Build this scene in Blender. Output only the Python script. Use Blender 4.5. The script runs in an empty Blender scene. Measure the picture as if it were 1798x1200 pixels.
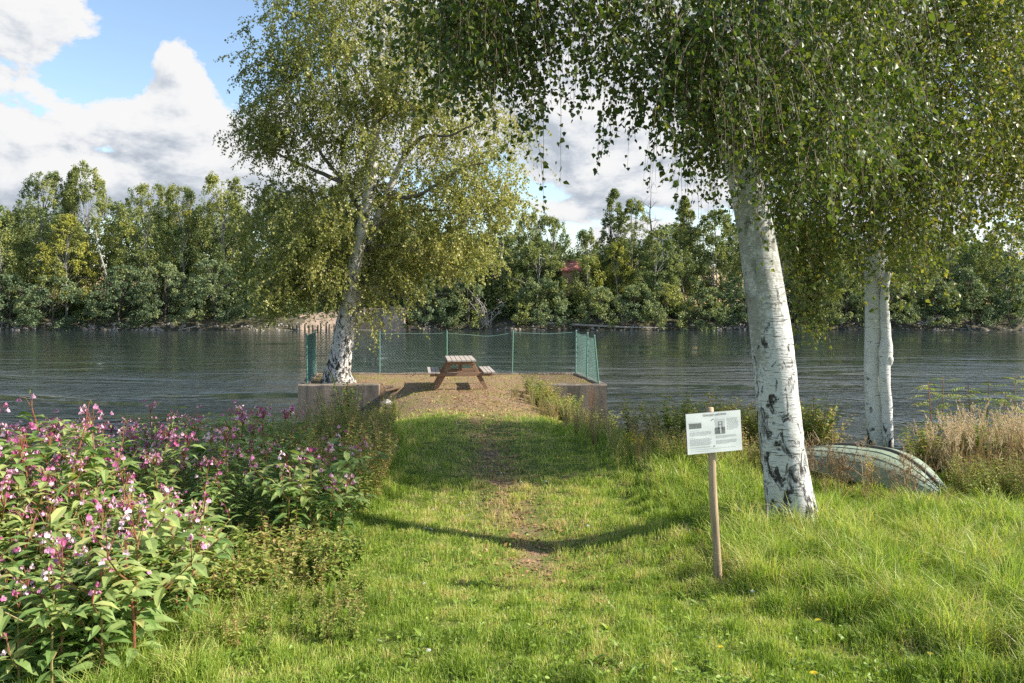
import bpy, math, random
import numpy as np
from mathutils import Vector
random.seed(7)
rng = np.random.default_rng(11)
C = bpy.context.scene.collection
F, CX, HY, CZ = 1400.0, 899.0, 520.0, 2.39        # lens in photo pixels, horizon row, eye height over the platform
WZ = -1.6                                         # water level
PI = math.pi

def pt(x, y, Y):                                  # a sight line of the survey photo, met at depth Y
    return np.array([(x - CX) / F * Y, Y, CZ - (y - HY) / F * Y])

# ------------------------------------------------------------------ helpers
class MB:
    def __init__(s):
        s.v = []; s.f = []; s.t = []; s.n = 0
    def add(s, v, faces, tone=0.5, mat=0):
        v = np.asarray(v, float).reshape(-1, 3)
        if not isinstance(faces, (list, tuple)) or (faces and not hasattr(faces[0], 'shape')):
            faces = [np.asarray(faces)]
        for f in faces:
            f = np.asarray(f)
            if f.size: s.f.append((f.reshape(-1, f.shape[-1]) + s.n, mat))
        t = np.asarray(tone, float)
        s.t.append(np.broadcast_to(t, (len(v),)).copy() if t.ndim == 0 else t)
        s.v.append(v); s.n += len(v)
    def box(s, c, size, rot=None, tone=0.5, mat=0):
        sx, sy, sz = [k / 2 for k in size]
        v = np.array([[x, y, z] for x in (-sx, sx) for y in (-sy, sy) for z in (-sz, sz)])
        if rot is not None: v = v @ np.asarray(rot).T
        s.add(v + np.asarray(c), [[0, 1, 3, 2], [4, 6, 7, 5], [0, 4, 5, 1], [2, 3, 7, 6], [0, 2, 6, 4], [1, 5, 7, 3]], tone, mat)
    def bar(s, a, b, w, h, up=(0, 0, 1), tone=0.5, mat=0, bev=0.0):
        a = np.asarray(a, float); b = np.asarray(b, float)
        d = b - a; L = np.linalg.norm(d); d = d / L
        u = np.asarray(up, float); x = np.cross(d, u); x /= np.linalg.norm(x); z = np.cross(x, d)
        R = np.stack([x, d, z], 1)
        if bev <= 0:
            s.box((a + b) / 2, (w, L, h), R, tone, mat); return
        W, H = w / 2, h / 2
        prof = np.array([[-W + bev, -H], [W - bev, -H], [W, -H + bev], [W, H - bev], [W - bev, H], [-W + bev, H], [-W, H - bev], [-W, -H + bev]])
        ring = lambda o: np.stack([prof[:, 0], np.full(8, o), prof[:, 1]], 1) @ R.T + (a + b) / 2
        v = np.concatenate([ring(-L / 2), ring(L / 2)])
        q = np.array([[i, (i + 1) % 8, 8 + (i + 1) % 8, 8 + i] for i in range(8)])
        s.add(v, [q, np.array([list(range(7, -1, -1)), list(range(8, 16))])], tone, mat)
    def tube(s, P, R, n=8, tone=0.5, mat=0, cap=True, lump=None):
        P = np.asarray(P, float); K = len(P); R = np.broadcast_to(np.asarray(R, float), (K,))
        T = np.gradient(P, axis=0); T /= np.linalg.norm(T, axis=1)[:, None] + 1e-9
        m = np.abs(T).mean(0); ref = np.eye(3)[int(np.argmin(m))]
        A = np.cross(T, ref); A /= np.linalg.norm(A, axis=1)[:, None]; B = np.cross(T, A)
        a = np.arange(n) * 2 * PI / n
        rr = R[:, None] * (np.ones((K, n)) if lump is None else lump)
        v = P[:, None] + rr[..., None] * (np.cos(a)[None, :, None] * A[:, None] + np.sin(a)[None, :, None] * B[:, None])
        i = np.arange(K - 1)[:, None] * n; j = np.arange(n)[None]; k = (j + 1) % n
        q = np.stack([i + j, i + n + j, i + n + k, i + k], -1).reshape(-1, 4)
        fs = [q]
        if cap: fs.append(np.array([list(range(n - 1, -1, -1)), list(range((K - 1) * n, K * n))])[:, ::-1])
        s.add(v.reshape(-1, 3), fs, tone, mat)
    def build(s, name, mats, parent=None, smooth=False):
        me = bpy.data.meshes.new(name)
        V = np.concatenate(s.v).astype(np.float32)
        loops = np.concatenate([f.ravel() for f, m in s.f]).astype(np.int32)
        cnt = np.concatenate([np.full(len(f), f.shape[1]) for f, m in s.f]).astype(np.int32)
        mi = np.concatenate([np.full(len(f), m) for f, m in s.f]).astype(np.int32)
        me.vertices.add(len(V)); me.vertices.foreach_set('co', V.ravel())
        me.loops.add(len(loops)); me.loops.foreach_set('vertex_index', loops)
        me.polygons.add(len(cnt))
        me.polygons.foreach_set('loop_start', np.concatenate([[0], np.cumsum(cnt)[:-1]]).astype(np.int32))
        me.polygons.foreach_set('material_index', mi)
        me.polygons.foreach_set('use_smooth', np.full(len(cnt), smooth))
        at = me.attributes.new('tone', 'FLOAT', 'POINT')
        at.data.foreach_set('value', np.concatenate(s.t).astype(np.float32))
        for m in (mats if isinstance(mats, (list, tuple)) else [mats]): me.materials.append(m)
        me.update(calc_edges=True)
        o = bpy.data.objects.new(name, me); C.objects.link(o)
        if parent: o.parent = parent
        return o

def tag(o, label, cat, group=None, kind=None):
    o['label'] = label; o['category'] = cat
    if group: o['group'] = group
    o['kind'] = kind or 'thing'
    return o
def thing(name, label, cat, loc=(0, 0, 0), rotz=0, group=None):
    o = bpy.data.objects.new(name, None); C.objects.link(o)
    o.location = [float(k) for k in loc]; o.rotation_euler = (0, 0, rotz); o.empty_display_size = 0.2
    return tag(o, label, cat, group)
def dup(root, loc, rotz, sc, label, group):
    r = root.copy(); C.objects.link(r)
    r.location = [float(k) for k in loc]; r.rotation_euler = (random.uniform(-.07, .07), random.uniform(-.07, .07), rotz); r.scale = (sc,) * 3
    r['label'] = label; r['group'] = group
    for ch in list(root.children):
        c = ch.copy(); C.objects.link(c); c.parent = r
    return r

def sn(x, y, s, seed):                            # smooth wandering noise in about -1..1
    r = np.random.default_rng(seed); o = 0.0
    for k in range(6):
        a = r.uniform(0, 2 * PI); f = r.uniform(.6, 1.7) / s; p = r.uniform(0, 2 * PI)
        o = o + np.sin((np.cos(a) * x + np.sin(a) * y) * f * 2 * PI + p)
    return o / 3.2
def unit(v): return v / (np.linalg.norm(v, axis=-1, keepdims=True) + 1e-9)
def smooth(P, K):                                 # a smooth run of K points through P
    P = np.asarray(P, float); n = len(P); t = np.linspace(0, n - 1, K); i = np.clip(t.astype(int), 0, n - 2); u = (t - i)[:, None]
    E = np.concatenate([[2 * P[0] - P[1]], P, [2 * P[-1] - P[-2]]])
    a, b, c, d = E[i], E[i + 1], E[i + 2], E[i + 3]
    return 0.5 * (2 * b + (c - a) * u + (2 * a - 5 * b + 4 * c - d) * u**2 + (3 * b - a - 3 * c + d) * u**3)

# leaf templates: along, across, lift ; faces
TPL = {
 'dia':   (np.array([[0, 0, 0], [.42, .40, .05], [1, 0, 0], [.42, -.40, .05]]), [np.array([[0, 1, 2, 3]])]),
 'birch': (np.array([[0, 0, 0], [.30, .42, .07], [.60, .27, .03], [1, 0, -.08], [.60, -.27, .03], [.30, -.42, .07]]), [np.array([[0, 1, 2, 3], [0, 3, 4, 5]])]),
 'lance': (np.array([[0, 0, 0], [.28, .13, .05], [.62, .12, 0], [1, 0, -.26], [.62, -.12, 0], [.28, -.13, .05], [.30, 0, .0], [.64, 0, -.06]]),
           [np.array([[6, 1, 2, 7], [6, 7, 4, 5]]), np.array([[0, 1, 6], [0, 6, 5], [7, 2, 3], [7, 3, 4]])]),
 'oval':  (np.array([[0, 0, 0], [.25, .26, .05], [.65, .24, .01], [1, 0, -.15], [.65, -.24, .01], [.25, -.26, .05]]), [np.array([[0, 1, 2, 3], [0, 3, 4, 5]])]),
}
def leaves(mb, pos, axis, nrm, L, tone, tpl='dia', wide=1.0, mat=0):
    v, fs = TPL[tpl]; N = len(pos)
    a = unit(axis); s = unit(np.cross(nrm, a)); n = np.cross(a, s)
    L = np.broadcast_to(np.asarray(L, float), (N,))
    V = pos[:, None] + L[:, None, None] * (v[None, :, 0:1] * a[:, None] + wide * v[None, :, 1:2] * s[:, None] + v[None, :, 2:3] * n[:, None])
    off = (np.arange(N) * len(v))[:, None, None]
    mb.add(V.reshape(-1, 3), [(f[None] + off).reshape(-1, f.shape[1]) for f in fs], np.repeat(np.broadcast_to(tone, (N,)), len(v)), mat)

# ------------------------------------------------------------------ materials
def newmat(name):
    m = bpy.data.materials.new(name); m.use_nodes = True
    nt = m.node_tree; nt.nodes.clear()
    out = nt.nodes.new('ShaderNodeOutputMaterial')
    return m, nt, out
def N(nt, t, **kw):
    n = nt.nodes.new(t)
    for k, v in kw.items():
        if k in n.inputs: n.inputs[k].default_value = v
        else: setattr(n, k, v)
    return n
def ramp(nt, fac, stops, interp='LINEAR'):
    r = nt.nodes.new('ShaderNodeValToRGB'); r.color_ramp.interpolation = interp
    e = r.color_ramp.elements
    while len(e) < len(stops): e.new(0.5)
    for el, (p, c) in zip(e, stops):
        el.position = p; el.color = (*(c if hasattr(c, '__len__') else (c, c, c)), 1)
    nt.links.new(fac, r.inputs[0]); return r.outputs[0]
def noise(nt, vec, scale, detail=3, rough=.55, dist=0.0, stretch=None):
    if stretch is not None:
        mp = N(nt, 'ShaderNodeMapping'); mp.inputs['Scale'].default_value = stretch
        nt.links.new(vec, mp.inputs[0]); vec = mp.outputs[0]
    n = N(nt, 'ShaderNodeTexNoise', Scale=scale, Detail=detail, Roughness=rough, Distortion=dist)
    nt.links.new(vec, n.inputs['Vector']); return n.outputs[0]
def mixc(nt, f, a, b, blend='MIX'):
    m = nt.nodes.new('ShaderNodeMix'); m.data_type = 'RGBA'; m.blend_type = blend
    for sock, val in ((m.inputs[0], f), (m.inputs[6], a), (m.inputs[7], b)):
        if hasattr(val, 'links') or isinstance(val, bpy.types.NodeSocket): nt.links.new(val, sock)
        else: sock.default_value = (*val, 1) if hasattr(val, '__len__') else val
    return m.outputs[2]
def mth(nt, op, a, b=0.0, c=0.0, clamp=False):
    n = nt.nodes.new('ShaderNodeMath'); n.operation = op; n.use_clamp = clamp
    for i, v in enumerate((a, b, c)):
        if isinstance(v, bpy.types.NodeSocket): nt.links.new(v, n.inputs[i])
        else: n.inputs[i].default_value = v
    return n.outputs[0]
def bump(nt, h, dist, strength=1.0):
    b = N(nt, 'ShaderNodeBump', Strength=strength, Distance=dist); nt.links.new(h, b.inputs['Height']); return b.outputs[0]

def leafmat(name, stops, trans=0.4, tcol=(1.25, 1.3, .55), rough=.5, spec=.35, orand=.0):
    m, nt, out = newmat(name)
    at = N(nt, 'ShaderNodeAttribute', attribute_name='tone'); f = at.outputs['Fac']
    if orand:
        oi = N(nt, 'ShaderNodeObjectInfo'); f = mth(nt, 'ADD', f, mth(nt, 'MULTIPLY', mth(nt, 'SUBTRACT', oi.outputs['Random'], .5), orand), clamp=True)
    col = ramp(nt, f, stops)
    p = N(nt, 'ShaderNodeBsdfPrincipled', Roughness=rough); p.inputs['Specular IOR Level'].default_value = spec
    nt.links.new(col, p.inputs['Base Color'])
    if trans > 0:
        t = N(nt, 'ShaderNodeBsdfTranslucent'); nt.links.new(mixc(nt, 1.0, col, tcol, 'MULTIPLY'), t.inputs[0])
        mx = N(nt, 'ShaderNodeMixShader', Fac=trans); nt.links.new(p.outputs[0], mx.inputs[1]); nt.links.new(t.outputs[0], mx.inputs[2])
        nt.links.new(mx.outputs[0], out.inputs[0])
    else: nt.links.new(p.outputs[0], out.inputs[0])
    return m
def plain(name, col, rough=.6, var=.25, scale=8, bumpd=0.0, stretch=None, spec=.3, metal=0.0):
    m, nt, out = newmat(name)
    tc = N(nt, 'ShaderNodeTexCoord')
    n1 = noise(nt, tc.outputs['Object'], scale, 5, .6, 0, stretch)
    c = ramp(nt, n1, [(.25, tuple(k * (1 - var) for k in col)), (.75, tuple(min(1, k * (1 + var)) for k in col))])
    p = N(nt, 'ShaderNodeBsdfPrincipled', Roughness=rough, Metallic=metal); p.inputs['Specular IOR Level'].default_value = spec
    nt.links.new(c, p.inputs['Base Color'])
    if bumpd: nt.links.new(bump(nt, n1, bumpd), p.inputs['Normal'])
    nt.links.new(p.outputs[0], out.inputs[0]); return m

def barkmat(name, white, zrough, dark=.5, patch=.60, lent=.60, foot=.14):
    """white birch bark: fine level lenticels, black lozenges, a cracked black foot"""
    m, nt, out = newmat(name)
    tc = N(nt, 'ShaderNodeTexCoord'); ob = tc.outputs['Object']
    w = ramp(nt, noise(nt, ob, 5, 4), [(.3, tuple(k * .80 for k in white)), (.7, white)])
    l = noise(nt, ob, 1, 3, .6, .4, (9, 9, 75)); lm = ramp(nt, l, [(lent, 0), (lent + .06, 1)])
    c = mixc(nt, lm, w, (.10, .09, .08))
    b = noise(nt, ob, 1, 5, .62, .6, (6, 6, 4.2)); bm = ramp(nt, b, [(patch, 0), (patch + .045, 1)])
    c = mixc(nt, bm, c, (.045, .04, .035))
    g = noise(nt, ob, 1, 3, .6, .3, (1.3, 1.3, .8)); gr = noise(nt, ob, 26, 4, .7)
    gm = ramp(nt, mth(nt, 'ADD', g, mth(nt, 'MULTIPLY', mth(nt, 'SUBTRACT', gr, .5), .5)), [(.47, 0), (.60, 1)])
    c = mixc(nt, mth(nt, 'MULTIPLY', gm, dark), c, (.23, .225, .185))
    sp = N(nt, 'ShaderNodeSeparateXYZ'); nt.links.new(ob, sp.inputs[0])
    k = noise(nt, ob, 1, 6, .65, .8, (11, 11, 6))
    zz = mth(nt, 'SUBTRACT', 1.0, mth(nt, 'DIVIDE', sp.outputs[2], zrough))
    rm = ramp(nt, mth(nt, 'ADD', mth(nt, 'MULTIPLY', zz, foot), k), [(.56, 0), (.64, 1)])
    c = mixc(nt, rm, c, (.05, .045, .04))
    p = N(nt, 'ShaderNodeBsdfPrincipled', Roughness=.75); p.inputs['Specular IOR Level'].default_value = .2
    nt.links.new(c, p.inputs['Base Color'])
    h = mth(nt, 'ADD', mth(nt, 'MULTIPLY', l, .5), mth(nt, 'SUBTRACT', mth(nt, 'MULTIPLY', b, .5), mth(nt, 'MULTIPLY', rm, .8)))
    nt.links.new(bump(nt, h, .02), p.inputs['Normal']); nt.links.new(p.outputs[0], out.inputs[0]); return m

M = {}
G = lambda *s: [(p, c) for p, c in s]
M['grass'] = leafmat('grass_blades', G((0, (.09, .15, .02)), (.38, (.25, .355, .05)), (.62, (.42, .485, .115)), (.84, (.56, .49, .22)), (1, (.55, .40, .23))), .36, rough=.45, spec=.35)
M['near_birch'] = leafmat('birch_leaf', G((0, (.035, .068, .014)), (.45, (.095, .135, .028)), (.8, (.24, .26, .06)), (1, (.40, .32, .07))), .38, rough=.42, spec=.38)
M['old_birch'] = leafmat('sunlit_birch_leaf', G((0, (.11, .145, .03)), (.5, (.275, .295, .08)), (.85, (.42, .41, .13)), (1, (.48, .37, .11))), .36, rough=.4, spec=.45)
M['far_leaf'] = leafmat('far_leaf', G((0, (.028, .055, .018)), (.25, (.078, .12, .04)), (.5, (.165, .207, .08)), (.75, (.27, .29, .095)), (1, (.36, .345, .055))), .30, rough=.55, spec=.25)
M['willow_leaf'] = leafmat('willow_leaf', G((0, (.025, .05, .022)), (.3, (.075, .12, .055)), (.55, (.155, .205, .11)), (.8, (.25, .29, .13)), (1, (.34, .34, .08))), .28, rough=.5, spec=.3)
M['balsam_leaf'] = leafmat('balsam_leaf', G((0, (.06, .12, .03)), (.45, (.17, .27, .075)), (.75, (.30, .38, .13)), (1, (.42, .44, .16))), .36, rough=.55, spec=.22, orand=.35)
M['weed_leaf'] = leafmat('weed_leaf', G((0, (.07, .14, .022)), (.5, (.20, .28, .05)), (.85, (.36, .37, .10)), (1, (.42, .31, .13))), .36, orand=.4)
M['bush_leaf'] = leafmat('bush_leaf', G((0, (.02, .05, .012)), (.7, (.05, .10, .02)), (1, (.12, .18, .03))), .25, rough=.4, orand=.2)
M['pink'] = leafmat('balsam_petal', G((0, (.42, .06, .20)), (.4, (.62, .22, .40)), (.75, (.82, .52, .64)), (1, (.88, .74, .76))), .35, (1, .9, 1), .5, .2, .35)
M['stem_red'] = leafmat('balsam_stem', G((0, (.25, .08, .05)), (1, (.22, .24, .08))), 0, orand=.5)
M['dry'] = leafmat('dry_stalk', G((0, (.22, .13, .06)), (.5, (.40, .29, .14)), (1, (.62, .50, .30))), .2, (1, .95, .8), orand=.3)
M['plume'] = leafmat('reed_plume', G((0, (.46, .34, .20)), (1, (.78, .64, .44))), .3, (1, .95, .85), orand=.3)
M['yellow'] = leafmat('yellow_flower', G((0, (.6, .46, .02)), (1, (.75, .62, .05))), .3, (1, 1, .6))
M['white_fl'] = leafmat('white_flower', G((0, (.7, .7, .68)), (1, (.85, .85, .82))), .3, (1, 1, 1))
M['twig'] = plain('twig', (.12, .075, .05), .7, .3)
M['limb'] = plain('limb_bark', (.15, .135, .12), .8, .6, 9, .01)
M['bark_near'] = barkmat('birch_bark', (.62, .61, .585), 1.3, .85, .622, .585, .09)
M['bark_second'] = barkmat('smooth_birch_bark', (.62, .61, .585), .5, .35, .65, .61, .06)
M['bark_old'] = barkmat('old_birch_bark', (.66, .62, .57), 2.2, .3, .585, .62, .10)
M['far_trunk'] = plain('far_trunk', (.30, .275, .24), .8, .5, 3)
M['far_dark_trunk'] = plain('far_dark_trunk', (.09, .075, .06), .8, .4, 3)
M['drift'] = plain('driftwood', (.42, .37, .32), .8, .35, 6)
M['wood_grey'] = plain('weathered_timber', (.36, .315, .275), .75, .22, 5, .003, (18, 1.2, 18))
M['wood_side'] = plain('brown_timber', (.25, .15, .095), .75, .3, 5, .003, (1.5, 12, 12))
M['post'] = plain('peeled_post', (.36, .265, .165), .7, .5, 4, .004, (8, 8, .7))
M['green_post'] = plain('green_steel', (.10, .21, .165), .45, .15, 12, 0, None, .5)
M['wire'] = plain('green_wire', (.16, .26, .22), .45, .15, 3, 0, None, .5)
M['boat'] = plain('faded_green_hull', (.26, .32, .23), .45, .10, 5, .002, None, .45)
M['boat_in'] = plain('dark_green_inner_hull', (.10, .14, .08), .6, .2, 5)
M['keel'] = plain('keel_strip', (.10, .09, .07), .6, .3, 9)
M['paper'] = plain('laminated_paper', (.70, .72, .70), .32, .02, 4, 0, None, .5)
M['ink'] = plain('ink', (.06, .06, .06), .5, .1)
M['ink_grey'] = plain('grey_ink', (.52, .53, .52), .5, .08)
M['ink_mid'] = plain('photo_grey', (.17, .18, .17), .5, .75, 90)
M['board'] = plain('sign_board', (.12, .11, .10), .7, .2)
M['stone'] = plain('shore_stone', (.30, .27, .24), .85, .4, 2)
M['pale_stone'] = plain('pale_stone', (.48, .45, .41), .85, .2, 12, .01)
M['roof'] = plain('red_roof_tile', (.36, .13, .09), .8, .25, 3)
M['housewall'] = plain('house_boards', (.42, .25, .16), .8, .2, 2)
M['rail'] = plain('galvanised_rail', (.42, .43, .44), .5, .1, 2, 0, None, .5)

def concrete(name, col, dark):
    m, nt, out = newmat(name)
    tc = N(nt, 'ShaderNodeTexCoord'); ob = tc.outputs['Object']
    c = ramp(nt, noise(nt, ob, 2.2, 6, .65), [(.3, tuple(k * .55 for k in col)), (.7, col)])
    st = noise(nt, ob, 1, 4, .6, .2, (5, 5, .5)); c = mixc(nt, ramp(nt, st, [(.50, 0), (.68, .75)]), c, dark)
    sp = noise(nt, ob, 38, 3, .7); c = mixc(nt, ramp(nt, sp, [(.60, 0), (.68, .6)]), c, (.05, .05, .04))
    rs = noise(nt, ob, 1, 3, .5, 0, (1.7, 1.7, .6)); c = mixc(nt, ramp(nt, rs, [(.62, 0), (.72, .5)]), c, (.30, .14, .07))
    p = N(nt, 'ShaderNodeBsdfPrincipled', Roughness=.9); p.inputs['Specular IOR Level'].default_value = .2
    nt.links.new(c, p.inputs['Base Color']); nt.links.new(bump(nt, mth(nt, 'ADD', sp, st), .012), p.inputs['Normal'])
    nt.links.new(p.outputs[0], out.inputs[0]); return m
M['concrete'] = concrete('mossy_concrete', (.29, .24, .19), (.10, .085, .07))
M['abutment'] = concrete('far_concrete', (.42, .34, .27), (.22, .17, .13))

# ------------------------------------------------------------------ land
SHORE = np.array([(-80, 9.6), (-9, 10.2), (-5.5, 11.6), (-3.8, 13.2), (-2.75, 16.5), (-2.75, 18.2), (-3.2, 19.4), (-3.1, 20.2), (-3.15, 21.1), (-3.3, 21.6), (.3, 21.6),
                  (.45, 20.9), (.7, 20.2), (1.0, 17.5), (1.7, 14.6), (2.9, 12.9), (6, 12.3), (10, 11.6), (80, 11.0), (80, -60), (-80, -60)], float)
def shore_dist(x, y):                             # >0 outside the land, metres from its edge
    A = SHORE; B = np.roll(A, -1, 0); d2 = np.full(x.shape, 1e9); inside = np.zeros(x.shape, bool)
    for (ax, ay), (bx, by) in zip(A, B):
        ex, ey = bx - ax, by - ay; t = np.clip(((x - ax) * ex + (y - ay) * ey) / (ex * ex + ey * ey), 0, 1)
        d2 = np.minimum(d2, (x - ax - t * ex)**2 + (y - ay - t * ey)**2)
        cr = ((ay > y) != (by > y)); 
        inside ^= cr & (x < ex * (y - ay) / (ey + 1e-12) + ax)
    return np.where(inside, -1, 1) * np.sqrt(d2)
PLAT = np.array([(-5.56, 21.34), (-6.0, 24.36), (1.98, 24.36), (2.38, 21.34)], float)
def on_plat(x, y):
    r = np.ones(np.shape(x), bool)
    for (ax, ay), (bx, by) in zip(PLAT, np.roll(PLAT, -1, 0)): r &= (bx - ax) * (y - ay) - (by - ay) * (x - ax) <= 0
    return r
def path_x(y): return np.interp(y, [0, 5, 7, 9, 12, 16, 20, 26], [.45, .35, .2, .05, -.25, -.55, -.9, -1.4])
def ground(x, y):
    x = np.asarray(x, float); y = np.asarray(y, float)
    b = np.interp(y, [-60, 0, 4, 6, 8, 12, 16, 20, 30], [.7, .56, .42, .28, .17, .04, 0, 0, 0])
    b = b - .20 * np.exp(-((x - path_x(y)) / 1.25)**2) * np.clip((y - 4.6) / 2, 0, 1) * np.clip((13 - y) / 4, 0, 1)
    b = b - .09 * np.clip(-1.6 - x, 0, 5) * np.clip((13 - y) / 3, 0, 1) * np.clip((y - 2) / 4, 0, 1)
    b = b - .05 * np.clip(x - 3.4, 0, 8) * np.clip((y - 7) / 4, 0, 1) * np.clip((16 - y) / 3, 0, 1)
    b = b + .035 * sn(x, y, 1.7, 3) * np.clip((20 - y) / 4, .15, 1)
    d = shore_dist(x, y); op = on_plat(x, y); soft = .45
    steep = .62 + .5 * np.clip((y - 12.5) / 3, 0, 1)
    dd = np.where(d > 0, d, 0) + soft * np.log1p(np.exp(np.clip(-np.abs(d) / soft, -30, 0))) * np.clip((21.0 - y) / .8, 0, 1)
    r = np.maximum(b - steep * dd, -3.0)
    return np.where(op, b, np.where(y > 21.36, -3.0, r))

def axis_(fine0, fine1, step, far):
    a = np.arange(fine0, fine1 + 1e-6, step); lo = fine0 - np.geomspace(.3, far, 16)[::-1]; hi = fine1 + np.geomspace(.3, far, 16)
    return np.concatenate([lo, a, hi])
gx = axis_(-9, 9, .11, 60); gy = np.concatenate([-np.geomspace(.4, 50, 12)[::-1], np.arange(0, 24.9, .11), [25.4, 26, 27]])
X, Y = np.meshgrid(gx, gy); Z = ground(X, Y)
mb = MB(); nx = len(gx); ii = (np.arange(len(gy) - 1)[:, None] * nx + np.arange(nx - 1)[None]).ravel()
mb.add(np.stack([X, Y, Z], -1).reshape(-1, 3), np.stack([ii, ii + 1, ii + nx + 1, ii + nx], -1), 0.5)

m, nt, out = newmat('soil_and_turf')
tc = N(nt, 'ShaderNodeTexCoord'); ob = tc.outputs['Object']
sp = N(nt, 'ShaderNodeSeparateXYZ'); nt.links.new(ob, sp.inputs[0])
turf = ramp(nt, noise(nt, ob, 3, 5, .6), [(.3, (.07, .11, .025)), (.55, (.15, .18, .045)), (.75, (.25, .23, .09))])
lit = ramp(nt, noise(nt, ob, 30, 5, .75), [(.3, (.11, .07, .04)), (.5, (.25, .165, .105)), (.7, (.42, .32, .22))])
lit = mixc(nt, ramp(nt, noise(nt, ob, 1.6, 5, .65), [(.44, 0), (.58, .85)]), lit, (.22, .19, .075))
# trodden line: the turf gives way to bare leaf-strewn soil towards the platform and along the path
pathc = mth(nt, 'SUBTRACT', mth(nt, 'MULTIPLY', sp.outputs[1], -.118), -1.05)
dx = mth(nt, 'ABSOLUTE', mth(nt, 'SUBTRACT', sp.outputs[0], pathc))
tr = mth(nt, 'SUBTRACT', .55, mth(nt, 'MULTIPLY', dx, .9))
pl = mth(nt, 'MULTIPLY', mth(nt, 'SUBTRACT', sp.outputs[1], 15.3), .35, clamp=True)
dxl = mth(nt, 'SUBTRACT', 1.0, mth(nt, 'MULTIPLY', mth(nt, 'SUBTRACT', dx, 1.9), 1.2, clamp=True), clamp=True); pl = mth(nt, 'MULTIPLY', pl, mth(nt, 'MAXIMUM', dxl, mth(nt, 'GREATER_THAN', sp.outputs[1], 21.2)))
fac = mth(nt, 'ADD', mth(nt, 'MAXIMUM', tr, mth(nt, 'MULTIPLY', pl, 1.3)), mth(nt, 'MULTIPLY', mth(nt, 'SUBTRACT', noise(nt, ob, 2.4, 5, .65), .5), 1.6))
c = mixc(nt, ramp(nt, fac, [(.30, 0), (.62, 1)]), turf, lit)
mudz = mth(nt, 'MULTIPLY', mth(nt, 'SUBTRACT', -.35, sp.outputs[2]), 2.0, clamp=True)
c = mixc(nt, mudz, c, (.07, .055, .035))
p = N(nt, 'ShaderNodeBsdfPrincipled', Roughness=.95); p.inputs['Specular IOR Level'].default_value = .1
nt.links.new(c, p.inputs['Base Color']); nt.links.new(bump(nt, noise(nt, ob, 45, 4, .7), .02), p.inputs['Normal']); nt.links.new(p.outputs[0], out.inputs[0])
g = mb.build('ground', m, None, True); tag(g, 'grassy riverside ground with a trodden path out to the concrete platform', 'ground', kind='structure')

# water
m, nt, out = newmat('river_water')
tc = N(nt, 'ShaderNodeTexCoord'); ob = tc.outputs['Object']
p = N(nt, 'ShaderNodeBsdfPrincipled', Roughness=.075, IOR=1.333); p.inputs['Base Color'].default_value = (.020, .030, .028, 1)
rip = noise(nt, ob, 1, 4, .6, .3, (5.2, 2.3, 1)); swell = noise(nt, ob, 1, 3, .5, .5, (1.1, .42, 1))
band = ramp(nt, noise(nt, ob, 1, 5, .6, 1.8, (.045, .19, 1)), [(.40, .06), (.58, 1)])
sp = N(nt, 'ShaderNodeSeparateXYZ'); nt.links.new(ob, sp.inputs[0])
near = ramp(nt, mth(nt, 'DIVIDE', sp.outputs[1], 100.0), [(.18, 1.0), (.30, .85), (.40, .30), (.55, .14), (.9, .085)])
h = mth(nt, 'MULTIPLY', mth(nt, 'ADD', rip, mth(nt, 'MULTIPLY', swell, 2.2)), mth(nt, 'MULTIPLY', band, near))
nt.links.new(bump(nt, h, .14), p.inputs['Normal']); nt.links.new(p.outputs[0], out.inputs[0])
mb = MB(); mb.add([(-420, 7, WZ), (420, 7, WZ), (420, 130, WZ), (-420, 130, WZ)], [[0, 1, 2, 3]])
tag(mb.build('water', m), 'wide dark green river with wind ripples reflecting the woods', 'river', kind='structure')

# far bank
def bank(x, y):
    x = np.asarray(x, float); y = np.asarray(y, float); e = 92.6 + .9 * sn(x, x * 0, 23, 5) + .4 * sn(x, x * 0, 6, 6)
    t = y - e
    return np.where(t < 0, WZ - .25 + .12 * t, WZ - .25 + np.interp(t, [0, 1.5, 4, 9, 16, 30, 60, 500], [0, .45, 1.6, 2.3, 3.4, 5.2, 7.5, 26])) + .12 * sn(x, y, 4, 8)
bx = np.concatenate([np.linspace(-420, -92, 14), np.arange(-90, 90.1, 1.0), np.linspace(92, 420, 14)]); by = np.concatenate([np.arange(88, 112, .6), np.linspace(113, 600, 22)])
X, Y = np.meshgrid(bx, by); Z = bank(X, Y); nx = len(bx)
mb = MB(); ii = (np.arange(len(by) - 1)[:, None] * nx + np.arange(nx - 1)[None]).ravel()
mb.add(np.stack([X, Y, Z], -1).reshape(-1, 3), np.stack([ii, ii + 1, ii + nx + 1, ii + nx], -1))
m, nt, out = newmat('far_bank_soil'); tc = N(nt, 'ShaderNodeTexCoord'); ob = tc.outputs['Object']
sp = N(nt, 'ShaderNodeSeparateXYZ'); nt.links.new(ob, sp.inputs[0])
c = ramp(nt, noise(nt, ob, .7, 5, .65), [(.3, (.05, .05, .025)), (.6, (.10, .085, .05)), (.8, (.22, .17, .11))])
c = mixc(nt, mth(nt, 'MULTIPLY', mth(nt, 'MULTIPLY', mth(nt, 'SUBTRACT', sp.outputs[1], 104), mth(nt, 'GREATER_THAN', mth(nt, 'ABSOLUTE', mth(nt, 'ADD', sp.outputs[0], 19)), 37.5)), .3, clamp=True), c, (.46, .33, .16))
p = N(nt, 'ShaderNodeBsdfPrincipled', Roughness=.95); nt.links.new(c, p.inputs['Base Color']); nt.links.new(p.outputs[0], out.inputs[0])
tag(mb.build('far_bank', m, None, True), 'far river bank rising to stubble fields behind the woods', 'bank', kind='structure')


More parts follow.
